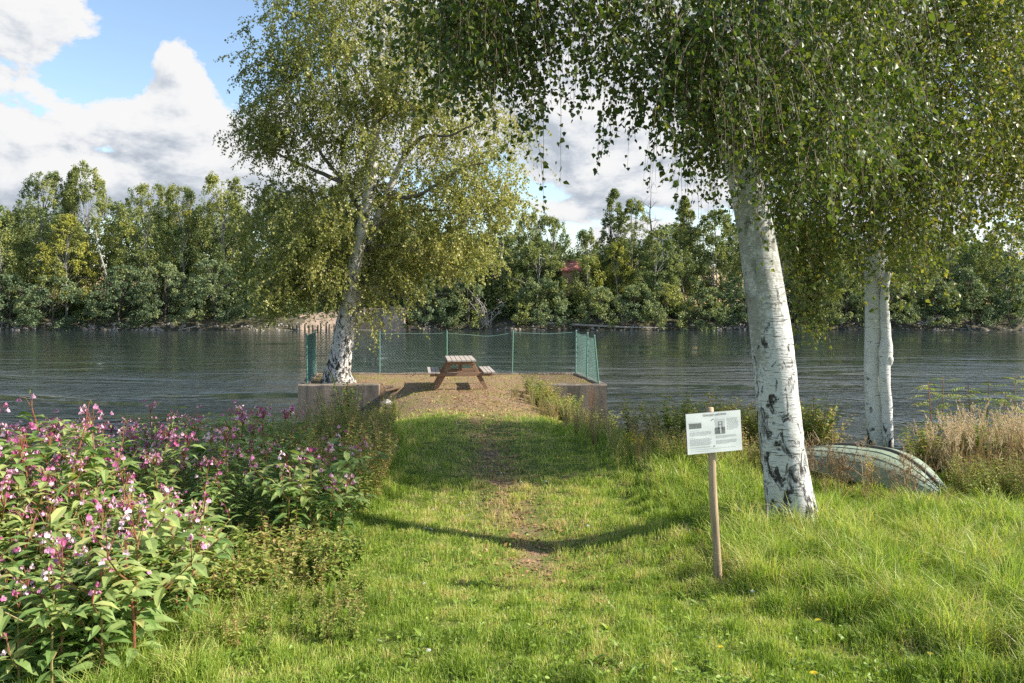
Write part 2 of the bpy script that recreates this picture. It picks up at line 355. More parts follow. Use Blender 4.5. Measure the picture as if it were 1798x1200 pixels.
# shoreline stones and rubble along the far waterline
def rock(mb, c, r, r2=None, tone=.5):
    u = np.array([[0, 0, 1], [1, 0, .25], [.3, .95, .3], [-.8, .6, .2], [-.8, -.6, .3], [.3, -.95, .2], [.6, .5, -.6], [-.4, .8, -.6], [-.9, -.1, -.6], [-.2, -.9, -.6], [.7, -.5, -.6]], float)
    u = u * (1 + rng.uniform(-.25, .25, u.shape)) * np.array([r, r * rng.uniform(.6, 1), r * rng.uniform(.4, .75)])
    a = rng.uniform(0, 6.3); R = np.array([[math.cos(a), -math.sin(a), 0], [math.sin(a), math.cos(a), 0], [0, 0, 1]])
    f = [[0, 1, 2], [0, 2, 3], [0, 3, 4], [0, 4, 5], [0, 5, 1], [1, 6, 2], [2, 6, 7], [2, 7, 3], [3, 7, 8], [3, 8, 4], [4, 8, 9], [4, 9, 5], [5, 9, 10], [5, 10, 1], [1, 10, 6]]
    mb.add(u @ R.T + c, f, tone)
mb = MB()
for k in range(900):
    x = rng.uniform(-66, 66); e = 92.6 + .9 * sn(np.array(x), np.array(0.), 23, 5) + .4 * sn(np.array(x), np.array(0.), 6, 6)
    y = e + rng.uniform(.3, 2.6); big = rng.uniform(.08, .26) * (1.5 if (-13 < x < -9 or x < -38 or 22 < x < 30) else 1)
    rock(mb, (x, y, float(bank(x, y)) + .03), big)
tag(mb.build('shore_stones', M['stone']), 'strip of pale stones along the far waterline', 'stones', kind='stuff')

# ------------------------------------------------------------------ far woods
def foliage(mb, cen, rad, per, size, tone, flat=.75, droop=0.0, spread=.30):
    n = len(cen); cc = np.repeat(cen, per, 0); rr = np.repeat(rad, per)
    d = unit(rng.normal(size=(n * per, 3))) * (rng.uniform(0, 1, n * per)**.45)[:, None]
    p = cc + d * rr[:, None] * np.array([1, 1, flat])
    ax = unit(rng.normal(size=(n * per, 3)) + np.array([0, 0, -droop])); nm = unit(rng.normal(size=(n * per, 3)) + d * .8 + np.array([.2, -.3, .6]))
    t = np.clip(np.repeat(tone, per) + rng.normal(0, spread * .5, n * per), 0, 1)
    leaves(mb, p, ax, nm, size * rng.uniform(.6, 1.35, n * per), t, 'dia', 1.15)
def crown_points(kind, n):
    t = rng.uniform(0, 1, n)
    if kind == 'birch':  z = .14 + .86 * t; r = np.sin(PI * np.clip(.12 + .82 * t, 0, 1)**.9)**.6 * .98 + .04
    elif kind == 'aspen': z = .14 + .86 * t; r = np.sin(PI * np.clip(.16 + .82 * t, 0, 1))**.65
    elif kind == 'cone': z = .06 + .94 * t; r = (1 - t)**.58 * .95 + .05
    else: z = .03 + .97 * t; r = np.sqrt(np.clip(1 - np.clip(t * 1.02 - .04, 0, 1)**2.4, 0, 1))
    a = rng.uniform(0, 2 * PI, n); q = rng.uniform(.12, 1, n)**.42 * r
    return np.stack([np.cos(a) * q, np.sin(a) * q, z], 1), r
far_trees = 0
def far_tree(name, label, xpx, ytop, wpx, Yd, kind, tone, base=None, group='trees on the far bank', gaps=1.0):
    X0 = (xpx - CX) / F * Yd; z0 = float(bank(X0, Yd)) - .1; H = CZ - (ytop - HY) / F * Yd - z0; W = wpx / F * Yd / 2
    r = thing(name, label, 'bush' if 'bush' in name else 'tree', (X0, Yd, z0), 0, group)
    n = int(np.clip(W * H * (8.5 if kind != 'dome' else 9.5), 140, 520) * gaps)
    P, _ = crown_points(kind, n)
    lean = rng.normal(0, .05, 2)
    # lobes: a few main limbs pull the clumps together so that gaps and dark hollows stay between them
    lob, _ = crown_points(kind, max(14, n // 14)); near = np.argmin(((P[:, None] - lob[None])**2 * np.array([1, 1, 3])).sum(-1), 1)
    P = P * .70 + lob[near] * .30
    cen = P * np.array([W, W, H]); cen[:, :2] += lean * cen[:, 2:3]
    rad = rng.uniform(.26, .62, n) * np.clip(1.2 - .55 * P[:, 2], .5, 1)
    mb = MB(); tn = np.clip(tone + .07 + (rng.normal(0, .10, len(lob)))[near] + rng.normal(0, .06, n), 0, 1)
    foliage(mb, cen, rad, 44, .162, tn, {'birch': 1.5, 'cone': .8, 'aspen': .85, 'dome': .75}[kind], .8 if kind == 'birch' else .2)
    mb.build('crown', M['willow_leaf' if kind == 'dome' else 'far_leaf'], r)
    mb = MB(); K = 9; zz = np.linspace(0, .93 * H, K); wob = np.cumsum(rng.normal(0, .10, (K, 2)), 0)
    Pt = np.stack([lean[0] * zz + wob[:, 0], lean[1] * zz + wob[:, 1], zz], 1); R0 = .08 + H * .006
    mb.tube(Pt, np.linspace(R0, .025, K), 6)
    for k in range(min(n // 8, 40)):
        c = cen[rng.integers(n)]; i = int(np.clip(c[2] / H * (K - 1) * .8, 1, K - 2)); a = Pt[i]; mid = (a + c) / 2 + np.array([0, 0, .25])
        mb.tube([a, mid, c], [R0 * .2, R0 * .12, .015], 4, cap=False)
    mb.build('trunk', M['far_trunk' if kind in ('birch', 'aspen') else 'far_dark_trunk'], r)
    return r

T = [ # label, x, top row, width, depth, kind, tone
 ('yellowish birch ending the far woods on the side of the pink balsam', 4, 372, 80, 96, 'birch', .55),
 ('tall slim dark birch with its top standing above the olive birches', 72, 300, 105, 99, 'birch', .46),
 ('bright yellow green domed tree on the waterline in front of tall birches', 118, 375, 105, 96.6, 'aspen', .82),
 ('narrow dark conifer shaped tree rising between two thin birches', 128, 303, 62, 102, 'cone', .40),
 ('thin airy birch with sparse top next to the narrow dark tree', 172, 290, 92, 101, 'birch', .58),
 ('broad olive birch with pale stem, behind grey green willow bushes', 255, 322, 125, 99.5, 'birch', .62),
 ('birch with drooping olive twigs over the gap between two willow bushes', 325, 326, 90, 99, 'birch', .54),
 ('tall full birch whose flat top ends beside the old platform birch', 400, 306, 110, 100, 'birch', .56),
 ('dark green tree seen behind the leaves of the old platform birch', 472, 330, 110, 100, 'aspen', .36),
 ('tall tree hidden almost wholly by the old platform birch', 560, 330, 120, 101, 'birch', .45),
 ('tree behind the two stems of the old platform birch', 655, 340, 120, 102, 'birch', .44),
 ('dark tree above the concrete abutment across the river', 735, 360, 110, 100, 'aspen', .34),
 ('dark leafy tree beside the dead white branches, partly behind the old birch', 812, 395, 105, 98, 'aspen', .33),
 ('shadowy green tree over the dead white branches', 872, 388, 88, 99, 'aspen', .36),
 ('round topped airy tree with sky showing through, above an alder', 975, 380, 82, 103, 'birch', .46),
 ('thin pale birch rising beside the old platform birch crown', 920, 372, 66, 102, 'birch', .52),
 ('full grey green alder between the dead branches and the red roof', 945, 425, 130, 97, 'aspen', .50),
 ('small tree on the skyline next to the tallest pointed aspen', 1030, 405, 60, 108, 'birch', .47),
 ('tall pointed aspen highest on the skyline beside the bare dead tree', 1072, 335, 75, 101, 'cone', .46),
 ('broad shouldered aspen joined to the tall pointed one', 1112, 350, 85, 100, 'aspen', .48),
 ('drooping olive birch just below the red roof', 1035, 452, 72, 96.5, 'birch', .62),
 ('yellowing maple coloured tree among green aspens', 1092, 424, 62, 97.2, 'aspen', .90),
 ('green aspen below the bare dead tree', 1148, 405, 100, 97.8, 'aspen', .47),
 ('pale pointed poplar beside the guard rail', 1192, 345, 55, 108, 'cone', .50),
 ('twin topped poplar behind the leaning trunk of the big birch', 1228, 350, 68, 104, 'cone', .52),
 ('broad poplar half covered by the leaning birch trunk', 1272, 362, 100, 102, 'aspen', .50),
 ('slim aspen in front of the stubble field', 1200, 440, 60, 98, 'birch', .44),
 ('tall birch above the stubble field seen past the leaning trunk', 1252, 415, 76, 99, 'birch', .50),
 ('dark aspen between the leaning trunk and the straight birch', 1372, 380, 100, 100, 'aspen', .42),
 ('olive birch close behind the hanging twigs of the straight birch', 1440, 400, 90, 99, 'birch', .52),
 ('green tree across the river exactly behind the straight birch', 1520, 395, 100, 101, 'aspen', .45),
 ('yellow tinged birch across the river above the rowan shoots', 1600, 400, 95, 99, 'birch', .62),
 ('dark round tree over the grey willow past the tangled roots', 1672, 405, 100, 100, 'aspen', .36),
 ('tall birch ending the far woods on the side of the reed grass', 1760, 392, 110, 100, 'birch', .48),
]
for (lb, x, yt, w, Yd, kd, tn) in T:
    far_tree({'birch': 'birch_tree', 'aspen': 'aspen_tree', 'cone': 'slender_tree'}[kd], lb, x, yt, w, Yd, kd, tn)
B = [
 ('low willow bush ending the far waterline on the side of the balsam', 20, 478, 95, 95, .45),
 ('mixed olive bush under the bright yellow green tree', 92, 485, 120, 94.8, .52),
 ('grey green willow bush with a rounded top beside a leaning bare stem', 208, 468, 120, 95, .50),
 ('broad grey willow bush overhanging the driftwood branches', 285, 462, 110, 95.2, .53),
 ('pale willow bush leaning over the water past the driftwood branches', 378, 455, 110, 95.2, .52),
 ('dark willow bush half behind the shaded side of the old birch', 470, 470, 110, 95.2, .40),
 ('green bush touching the table side of the concrete abutment', 748, 490, 90, 95.0, .44),
 ('bright green small bush beneath the dark leafy tree', 820, 470, 70, 95.4, .64),
 ('full pale alder bush beside the dead white branches', 950, 490, 110, 94.9, .56),
 ('yellow green bush over the long driftwood log', 1050, 505, 85, 94.6, .68),
 ('green alder bush under the yellowing tree', 1110, 500, 95, 94.8, .56),
 ('bush with a few orange leaves near the end of the long log', 1172, 495, 80, 94.8, .74),
 ('silvery willow bush under the stubble field', 1240, 505, 85, 94.9, .54),
 ('dark bush by the water behind the leaning trunk', 1310, 480, 90, 95.4, .38),
 ('olive bush seen between the leaning trunk and the straight birch', 1400, 485, 110, 95.2, .52),
 ('green bush by the water beside the straight birch, towards the leaning trunk', 1480, 478, 90, 95.2, .55),
 ('yellowish bush by the water behind the straight birch', 1570, 480, 90, 95.2, .66),
 ('fresh green bush beside the tangled roots on the shore', 1640, 485, 80, 95.1, .52),
 ('grey willow bush above the shore stones past the tangled roots', 1700, 470, 85, 95.2, .50),
 ('pale willow bush ending the far waterline behind the reed grass', 1775, 468, 90, 95.2, .48),
]
for (lb, x, yt, w, Yd, tn) in B: far_tree('willow_bush', lb, x, yt, w * 1.06, Yd - .9, 'dome', tn, group='bushes along the far waterline')
# the wood behind, one mass
mb = MB(); tb = MB()
for k in range(150):
    Yd = rng.uniform(104, 124); X0 = rng.uniform(-80, 80); xp = CX + F * X0 / Yd
    top = np.interp(xp, [-300, 60, 480, 700, 880, 940, 1000, 1020, 1080, 1130, 1150, 1185, 1220, 1400, 2100], [380, 345, 335, 350, 405, 410, 430, 435, 400, 405, 418, 418, 395, 400, 400]) + rng.uniform(8, 60)
    if 1140 < xp < 1300 and Yd > 112.5: top = 400 + rng.uniform(-6, 8)
    elif 1140 < xp < 1300: top = max(top, 424)
    z0 = float(bank(X0, Yd)); H = CZ - (top - HY) / F * Yd - z0; W = rng.uniform(2.4, 3.8)
    P, _ = crown_points('birch', 95); cen = P * np.array([W, W, H]) + np.array([X0, Yd, z0])
    if abs(xp - 1245) < 75: cen = cen[cen[:, 2] > 5.6]
    foliage(mb, cen, rng.uniform(.45, .95, len(cen)), 24, .32, np.clip(rng.normal(.38, .08) + rng.normal(0, .05, len(cen)), 0, 1))
    tb.tube([(X0, Yd, z0), (X0, Yd, z0 + H * .8)], [.14, .04], 5, mat=0)
for k in range(520):                                # undergrowth in the shade of the wood
    Yd = rng.uniform(96.4, 103); X0 = rng.uniform(-72, 72); z0 = float(bank(X0, Yd)); xp = CX + F * X0 / Yd
    if -21 < X0 < -11.5 and Yd < 99: continue
    if abs(xp - 1245) < 60: Yd = min(Yd, 97.5)
    hh = rng.uniform(1.2, 3.2) if abs(xp - 1245) > 60 else 1.0
    cen = np.array([[X0, Yd, z0 + hh * q] for q in (.25, .7)]) + rng.normal(0, .5, (2, 3)) * np.array([1, 1, .3])
    foliage(mb, cen, np.array([1.1, .8]) * (hh / 2.4 + .35), 48, .30, np.clip(rng.normal(.34, .13, 2), 0, 1))
w = mb.build('woodland', M['far_leaf']); tag(w, 'deep mixed wood standing behind the trees of the far bank', 'woodland', kind='stuff')
w2 = tb.build('woodland_stems', M['far_dark_trunk'], w)

# driftwood, dead branches, roots
def branchy(mb, P, R, n, length, r2, up=.5, lev=1):
    P = np.asarray(P, float); mb.tube(P, R, 6)
    for k in range(n):
        i = rng.integers(0, len(P) - 1); a = P[i] + (P[i + 1] - P[i]) * rng.uniform(0, 1)
        d = unit(rng.normal(size=3) * np.array([1, .6, 1]) + np.array([0, 0, up])); L = length * rng.uniform(.4, 1)
        b = [a, a + d * L * .5 + rng.normal(0, .12 * L, 3), a + d * L + rng.normal(0, .16 * L, 3)]
        if lev: branchy(mb, b, [r2, r2 * .7, r2 * .3], 4, length * .5, r2 * .55, up, lev - 1)
        else: mb.tube(b, [r2, r2 * .7, r2 * .3], 4)
mb = MB(); a = pt(850, 566, 94); 
for k in range(8):
    s = a + np.array([rng.uniform(-.6, .9), rng.uniform(-.4, .6), -.3]); d = np.array([rng.uniform(-2.2, 2.4), rng.uniform(-.6, .3), rng.uniform(1.2, 4.2)])
    branchy(mb, smooth([s, s + d * .5 + rng.normal(0, .3, 3), s + d], 6), np.linspace(.05, .022, 6), 7, 1.3, .022, .2)
tag(mb.build('dead_branches', M['drift']), 'tangle of bleached dead branches leaning over the far waterline', 'dead tree')
mb = MB(); branchy(mb, smooth([pt(960, 568, 93.4), pt(1040, 572, 93.2), pt(1100, 575, 93), pt(1170, 576, 93)], 9), np.linspace(.16, .07, 9), 7, .9, .03, .3)
tag(mb.build('driftwood_log', M['drift']), 'long pale driftwood log lying along the far shore', 'log')
mb = MB(); branchy(mb, smooth([pt(305, 581, 93.4), pt(328, 577, 93), pt(350, 572, 93)], 6), np.linspace(.12, .05, 6), 9, 1.1, .035, .2)
tag(mb.build('driftwood_branch', M['drift']), 'forked bleached driftwood branch under the willow bushes', 'branch')
mb = MB()
for k in range(9):
    s = pt(1622, 570, 93.2); d = np.array([rng.uniform(-2.2, 2.2), rng.uniform(-.5, .5), rng.uniform(0, 1.3)]); branchy(mb, smooth([s, s + d * .5 + rng.normal(0, .15, 3), s + d], 5), np.linspace(.06, .02, 5), 3, .6, .02, .2, 0)
tag(mb.build('tree_roots', M['drift']), 'tangled grey roots on the shore past the straight birch', 'roots')
mb = MB(); Yd = 109; b = pt(1145, 420, Yd); branchy(mb, smooth([b + [0, 0, -9], b, pt(1141, 380, Yd), pt(1143, 345, Yd)], 9), np.linspace(.2, .03, 9), 16, 3.0, .04, 1.1)
tag(mb.build('bare_tree', M['far_dark_trunk']), 'bare dead tree standing against the sky above the aspens', 'dead tree')
mb = MB(); mb.tube([pt(183, 470, 96.2), pt(174, 440, 96.4), pt(168, 405, 97)], [.12, .1, .05], 6); mb.tube([pt(190, 500, 96.2), pt(183, 470, 96.2)], [.13, .12], 6)
tag(mb.build('leaning_dead_tree', M['far_trunk']), 'leaning bare grey stem between the yellow green tree and the willows', 'dead tree')
# concrete abutment, piles, sandy ramp
ab = thing('concrete_abutment', 'weathered concrete bridge abutment at the far waterline', 'abutment', (0, 0, 0))
mb = MB(); x0, x1 = (672 - CX) / F * 92.4, (709 - CX) / F * 92.4
mb.box(((x0 + x1) / 2, 94.6, -.45), (x1 - x0, 4.4, 2.7)); mb.box(((x0 + x1) / 2, 94.55, .96), (x1 - x0 + .16, 4.56, .12))
mb.build('pier', M['abutment'], ab)
mb = MB(); x2 = (628 - CX) / F * 92.6; mb.box(((x2 + x0) / 2 - .002, 94.9, -.6), (x0 - x2 - .01, 4.2, 2.4)); mb.box(((x0 + x2) / 2, 95.5, .75), (x0 - x2 - .06, 3, .3))
mb.build('wing_wall', M['abutment'], ab)
mb = MB(); mb.box(((x1 + x2) / 2, 92.1, -1.62), (x1 - x2 + .3, .7, .2)); mb.build('footing', M['abutment'], ab)
mb = MB(); U, V = np.meshgrid(np.linspace(0, 1, 26), np.linspace(0, 1, 12)); xa, xb = (505 - CX) / F * 93, x2 - .02
zz = WZ - .1 + 2.6 * V**.8 * (.75 + .25 * U) + .12 * sn(U * 10, V * 10, 3, 4)
i = (np.arange(11)[:, None] * 26 + np.arange(25)[None]).ravel(); mb.add(np.stack([xa + (xb - xa) * U, 92.7 + 4.6 * V, zz], -1).reshape(-1, 3), np.stack([i, i + 1, i + 27, i + 26], -1))
tag(mb.build('sandy_ramp', plain('pale_sand', (.36, .27, .20), .95, .25, 1.5), None, True), 'bare sandy slope beside the concrete abutment', 'slope', kind='structure')
for k in range(17):
    x = xa + (xb - xa) * (k + .5) / 17 + rng.uniform(-.08, .08); mb = MB(); h = rng.uniform(.55, .95); mb.tube([(0, 0, -.5), (rng.uniform(-.05, .05), 0, h)], [.11, .09], 7)
    o = mb.build('wooden_pile', M['far_dark_trunk']); o.location = (x, 92.3 + rng.uniform(-.1, .1), WZ); tag(o, 'short dark wooden pile in the row at the foot of the sandy slope', 'pile', 'row of old piles in the water')
# house with red roof among the trees and the guard rail on the hill
h = thing('red_roof_house', 'house among the far trees, only its red tiled roof showing', 'house', (0, 0, 0))
hx, hz = (1003 - CX) / F * 99.4, CZ - (470 - HY) / F * 99.4
mb = MB(); mb.box((hx, 101.5, hz - 1.9), (2.2, 4, 3.2)); mb.build('wall', M['housewall'], h)
mb = MB(); mb.add([(hx - 1.3, 99.2, hz - .35), (hx + 1.3, 99.2, hz - .35), (hx + 1.3, 101.5, hz + 1.0), (hx - 1.3, 101.5, hz + 1.0), (hx - 1.3, 103.8, hz - .35), (hx + 1.3, 103.8, hz - .35),
   (hx - 1.3, 99.2, hz - .5), (hx + 1.3, 99.2, hz - .5), (hx + 1.3, 103.8, hz - .5), (hx - 1.3, 103.8, hz - .5)], [np.array([[0, 1, 2, 3], [3, 2, 5, 4], [6, 7, 1, 0], [4, 5, 8, 9]]), np.array([[0, 3, 4], [1, 5, 2]])])
mb.build('roof', M['roof'], h)
gr = thing('guard_rail', 'grey steel guard rail on the hill between the aspens', 'guard rail', (0, 0, 0))
a, b = pt(1140, 411, 112), pt(1330, 417, 112); mb = MB()
for dz in (0, -.35, -.7): mb.bar(a + [0, 0, dz], b + [0, 0, dz], .06, .14)
mb.build('rail', M['rail'], gr)
for k in range(9):
    q = a + (b - a) * k / 8; mb = MB(); mb.bar(q + [0, .08, .1], q + [0, .08, -8.5], .12, .12, (0, 1, 0)); mb.build('post', M['rail'], gr)

# ------------------------------------------------------------------ platform
FL, FR, BR, BL = np.array([-5.69, 21.2]), np.array([2.53, 21.2]), np.array([2.12, 24.5]), np.array([-6.15, 24.5])
pf = thing('concrete_platform', 'old concrete platform standing in the river with stained walls and a low rim', 'platform', (0, 0, 0))
def wall(name, a, b, t, z0, z1):
    a = np.array([*a, 0.]); b = np.array([*b, 0.]); K = max(2, int(np.linalg.norm(b - a) / .35)); d = unit(b - a); nrm = np.array([-d[1], d[0], 0])
    mb = MB(); prof = [(0, z0), (0, z1 - .03), (.03, z1), (t - .03, z1), (t, z1 - .03), (t, z0)]
    rows = []
    for k in range(K + 1):
        c = a + (b - a) * k / K
        rows.append([c + nrm * (q + (rng.uniform(-.012, .012) if 0 < k < K else 0)) + np.array([0, 0, z + (rng.uniform(-.014, .014) if z > z1 - .05 else 0)]) for q, z in prof])
    v = np.array(rows); n = len(prof); i = np.arange(K)[:, None] * n; j = np.arange(n - 1)[None]
    q = np.stack([i + j, i + n + j, i + n + j + 1, i + j + 1], -1).reshape(-1, 4)
    mb.add(v.reshape(-1, 3), [q, np.array([list(range(n)), list(range(K * n + n - 1, K * n - 1, -1))])])
    return mb.build(name, M['concrete'], pf)
wall('wall', FL, (-3.54, 21.2), .26, -3, .035); wall('wall', (.42, 21.2), FR, .26, -3, .035)
wall('wall', FR + [0, .264], BR + [0, -.264], .26, -3, .05); wall('wall', BR, BL, .26, -3, .05); wall('wall', BL + [0, -.264], FL + [0, .264], .26, -3, .05)
mb = MB(); mb.box((-3.50, 21.72, -.30), (.06, .50, .66), tone=.2); mb.build('edge_plank', M['wood_side'], pf)

# chain link fence
fc = thing('chain_link_fence', 'sagging green chain link fence round three sides of the platform', 'fence', (0, 0, 0))
posts = [((-5.50, 21.42, 0), (-5.52, 21.40, 1.37)), ((-5.98, 24.3, 0), (-6.0, 24.3, 1.34)), ((-4.04, 24.33, 0), (-4.04, 24.33, 1.30)), ((-1.99, 24.33, 0), (-1.99, 24.33, 1.31)),
         ((0, 24.33, 0), (.03, 24.33, 1.32)), ((1.94, 24.3, 0), (1.95, 24.3, 1.33)), ((2.14, 22.85, 0), (2.17, 22.9, 1.33)), ((2.33, 21.35, 0), (2.20, 21.32, 1.33))]
for a, b in posts:
    mb = MB(); mb.tube([np.array(a) - [0, 0, .05], b], [.024, .024], 8); mb.tube([np.array(b), np.array(b) + [0, 0, .02]], [.03, .022], 8); mb.build('post', M['green_post'], fc)
mb = MB(); cell = .092
def panel(a0, a1, b0, b1, sag, r, seed, outw):
    a0, a1, b0, b1 = [np.array(k, float) for k in (a0, a1, b0, b1)]; L = np.linalg.norm(b0 - a0); H = 1.27
    rr = np.random.default_rng(seed)
    def S(u, v):                                  # u along in m, v up 0..H
        s = np.clip(u / L, 0, 1); top = 1 - sag * 4 * s * (1 - s) * (.75 + .25 * np.sin(s * 7 + seed)); f = v / H
        p = (a0 * (1 - s) + b0 * s) * (1 - f * top) + (a1 * (1 - s) + b1 * s) * f * top
        return p + outw * .05 * np.sin(s * PI) * np.sin(f * PI)
    for sg in (1, -1):
        for c in np.arange(-H, L + H, cell):
            v = np.linspace(0, H, 9); u = c + sg * (v if sg > 0 else v - 0) * 1.0
            ok = (u >= -1e-6) & (u <= L + 1e-6)
            if ok.sum() < 2: continue
            mb.tube([S(p_, q_) for p_, q_ in zip(u[ok], v[ok])], r, 3, cap=False)
    for v in (.03, H): mb.tube([S(q, v) for q in np.linspace(0, L, 12)], r * 1.1, 3, cap=False)
up = lambda p: (np.array(p[0]), np.array(p[1]) - np.array([0, 0, .05]))
ob_ = np.array([0, 1, 0])
for i, (sg, o_) in zip(range(7), [(.0, np.array([-1, 0, 0])), (.03, ob_), (.02, ob_), (.09, ob_), (.03, ob_), (.03, np.array([1, 0, 0])), (.05, np.array([1, 0, 0]))]):
    (a0, a1), (b0, b1) = up(posts[i]), up(posts[i + 1]); panel(a0, a1, b0, b1, sg, .0066, i, o_)
mb.build('wire_mesh', M['wire'], fc)

# ------------------------------------------------------------------ picnic table
tb = thing('picnic_table', 'weathered wooden picnic table with two attached benches on the platform', 'picnic table', (-1.37, 21.05, 0.0), math.radians(7))
def planks(name, x0, x1, n, z, L, t=.036):
    mb = MB(); w = (x1 - x0) / n
    for k in range(n): mb.bar((x0 + w * (k + .5), -L / 2 + rng.uniform(-.008, .008), z), (x0 + w * (k + .5), L / 2, z), w - .009, t, bev=.005)
    return mb.build(name, M['wood_grey'], tb)
planks('tabletop', -.37, .37, 6, .735, 1.62)
planks('bench', -.86, -.55, 3, .435, 1.62); planks('bench', .55, .86, 3, .435, 1.62)
for y in (-.56, .56):
    mb = MB(); mb.bar((-.80, y, .372), (.80, y, .372), .045, .09, bev=.005); mb.build('bench_beam', M['wood_side'], tb)
    mb = MB(); mb.bar((-.345, y, .672), (.345, y, .672), .045, .085, bev=.005); mb.build('top_beam', M['wood_side'], tb)
    for s in (-1, 1):
        mb = MB(); mb.bar((s * .25, y + .046, .715), (s * .66, y + .046, -.02), .10, .045, (0, 1, 0), bev=.005); mb.build('leg', M['wood_side'], tb)
    mb = MB(); mb.bar((0, y * .93, .40), (0, y * .18, .70), .09, .045, (1, 0, 0), bev=.005); mb.build('brace', M['wood_side'], tb)

# small things by the wall
mb = MB(); rock(mb, (0, 0, 0), .17); rock(mb, (.12, .05, -.02), .1); o = mb.build('stone', M['pale_stone']); q = pt(680, 702, 20.2); o.location = (q[0], q[1], float(ground(q[0], q[1])) + .05); tag(o, 'pale stone on the bare soil beside the platform wall', 'stone')
mb = MB(); mb.bar((-.20, 0, .05), (.20, .1, .13), .16, .03); mb.bar((-.05, .12, .03), (.22, .2, .05), .12, .03); o = mb.build('plank', M['wood_side']); q = pt(690, 689, 20.7); o.location = (q[0], q[1], float(ground(q[0], q[1]))); tag(o, 'dark broken plank lying by the platform entrance', 'plank')

# ------------------------------------------------------------------ sign
sx, sy = (1261 - CX) / F * 5.98, 5.98
sg = thing('information_sign', 'tilted white information sheet on a round wooden post', 'sign', (sx, sy, float(ground(sx, sy)) - .05))
tx = (1246 - CX) / F * 5.98 - sx; topz = CZ - (716 - HY) / F * 5.98 - float(ground(sx, sy)) + .05
mb = MB(); ks = np.linspace(0, 1, 14); Pp = np.stack([tx * ks + .004 * np.sin(ks * 9), 0 * ks, topz * ks], 1)
mb.tube(Pp, .031 + .0015 * np.sin(ks * 17) - .003 * ks, 18, lump=1 + .035 * rng.normal(size=(14, 18))); mb.build('post', M['post'], sg, True)
# board frame: local x right, z up, tilted and turned towards the sun
bc = np.array([tx * .88 + .012, -.045, topz - .176]); tilt, yaw = math.radians(3.2), math.radians(9)
Rz = np.array([[math.cos(yaw), -math.sin(yaw), 0], [math.sin(yaw), math.cos(yaw), 0], [0, 0, 1]]); Ry = np.array([[math.cos(tilt), 0, -math.sin(tilt)], [0, 1, 0], [math.sin(tilt), 0, math.cos(tilt)]])
RB = Rz @ Ry; BW, BH = .432, .302
def onb(v): return np.asarray(v, float) @ RB.T + bc
mb = MB(); mb.box(bc, (BW, .009, BH), RB); bd = mb.build('board', M['board'], sg)
nxs, nzs = 16, 12; U, V = np.meshgrid(np.linspace(-.497, .497, nxs), np.linspace(-.497, .497, nzs))
wob = lambda u, v: -.0062 - .0014 * (1 + np.sin(u * 9 + v * 5) * np.cos(v * 8 - u * 2)) 
mb = MB(); i = (np.arange(nzs - 1)[:, None] * nxs + np.arange(nxs - 1)[None]).ravel()
mb.add(onb(np.stack([U * BW, wob(U, V), V * BH], -1).reshape(-1, 3)), np.stack([i, i + 1, i + nxs + 1, i + nxs], -1)); mb.build('paper_sheet', M['paper'], sg, True)
def rect(mb, u0, v0, u1, v1, lift=.0012, mat=0):  # fractions from the sheet's top left corner
    n = 5; us = np.linspace(u0, u1, n) - .5; a = np.stack([us * BW, wob(us, .5 - v0) - lift, np.full(n, (.5 - v0) * BH)], 1); b = np.stack([us * BW, wob(us, .5 - v1) - lift, np.full(n, (.5 - v1) * BH)], 1)
    mb.add(onb(np.concatenate([a, b])), [[k, k + 1, n + k + 1, n + k][::-1] for k in range(n - 1)], .5, mat)
def lines(u0, u1, v0, v1, n, last=.6):
    mb = MB()
    for k in range(n):
        v = v0 + (v1 - v0) * k / n; e = u1 - rng.uniform(0, .03) * (u1 > u0 + .1)
        if k == n - 1: e = u0 + (u1 - u0) * last
        u = u0
        while u < e - .004:                        # words as broken dashes
            L = min(rng.uniform(.012, .045), e - u); rect(mb, u, v, u + L, v + .0075); u += L + .006
    mb.build('body_text', M['ink_grey'], sg)
lines(.06, .26, .42, .44, 1, .9); lines(.06, .47, .455, .56, 6, .75); lines(.06, .20, .595, .61, 1, .8); lines(.06, .46, .625, .80, 10, .9); lines(.06, .45, .825, .86, 2, .9)
lines(.53, .60, .145, .16, 1, .9); lines(.74, .96, .17, .47, 15, .6); lines(.53, .92, .585, .66, 4, .5); lines(.53, .92, .70, .80, 6, .6); lines(.06, .92, .885, .90, 1, .96); lines(.06, .40, .93, .95, 1, .95)
mb = MB(); rect(mb, .06, .225, .275, .37, .0012, 0); rect(mb, .06, .225, .275, .25, .0018, 1); mb.build('river_photograph', [M['ink_mid'], M['ink_grey']], sg)
mb = MB(); rect(mb, .525, .18, .70, .545, .0012, 1); rect(mb, .525, .385, .70, .54, .0018, 0); rect(mb, .585, .24, .595, .40, .002, 0); rect(mb, .645, .24, .655, .40, .002, 0); rect(mb, .585, .245, .655, .255, .0022, 0); rect(mb, .585, .31, .655, .32, .0022, 0); rect(mb, .57, .395, .60, .43, .0024, 2); rect(mb, .635, .395, .66, .43, .0024, 2); rect(mb, .604, .39, .63, .54, .0024, 1)
mb.build('bridge_photograph', [M['ink_mid'], M['ink_grey'], M['ink']], sg)
cu = bpy.data.curves.new('heading', 'FONT'); cu.body = 'Dammen och bron'; cu.size = .0235; cu.align_x = 'CENTER'; cu.extrude = .0001
ot = bpy.data.objects.new('heading', cu); C.objects.link(ot); bpy.context.view_layer.update()
me = bpy.data.meshes.new_from_object(ot.evaluated_get(bpy.context.evaluated_depsgraph_get())); bpy.data.objects.remove(ot)
for v in me.vertices:
    x, y, z = v.co; v.co = onb([x + .012, -.0095 - z, BH * .415 + y])
me.materials.clear(); me.materials.append(M['ink']); o = bpy.data.objects.new('heading', me); C.objects.link(o); o.parent = sg
mb = MB()
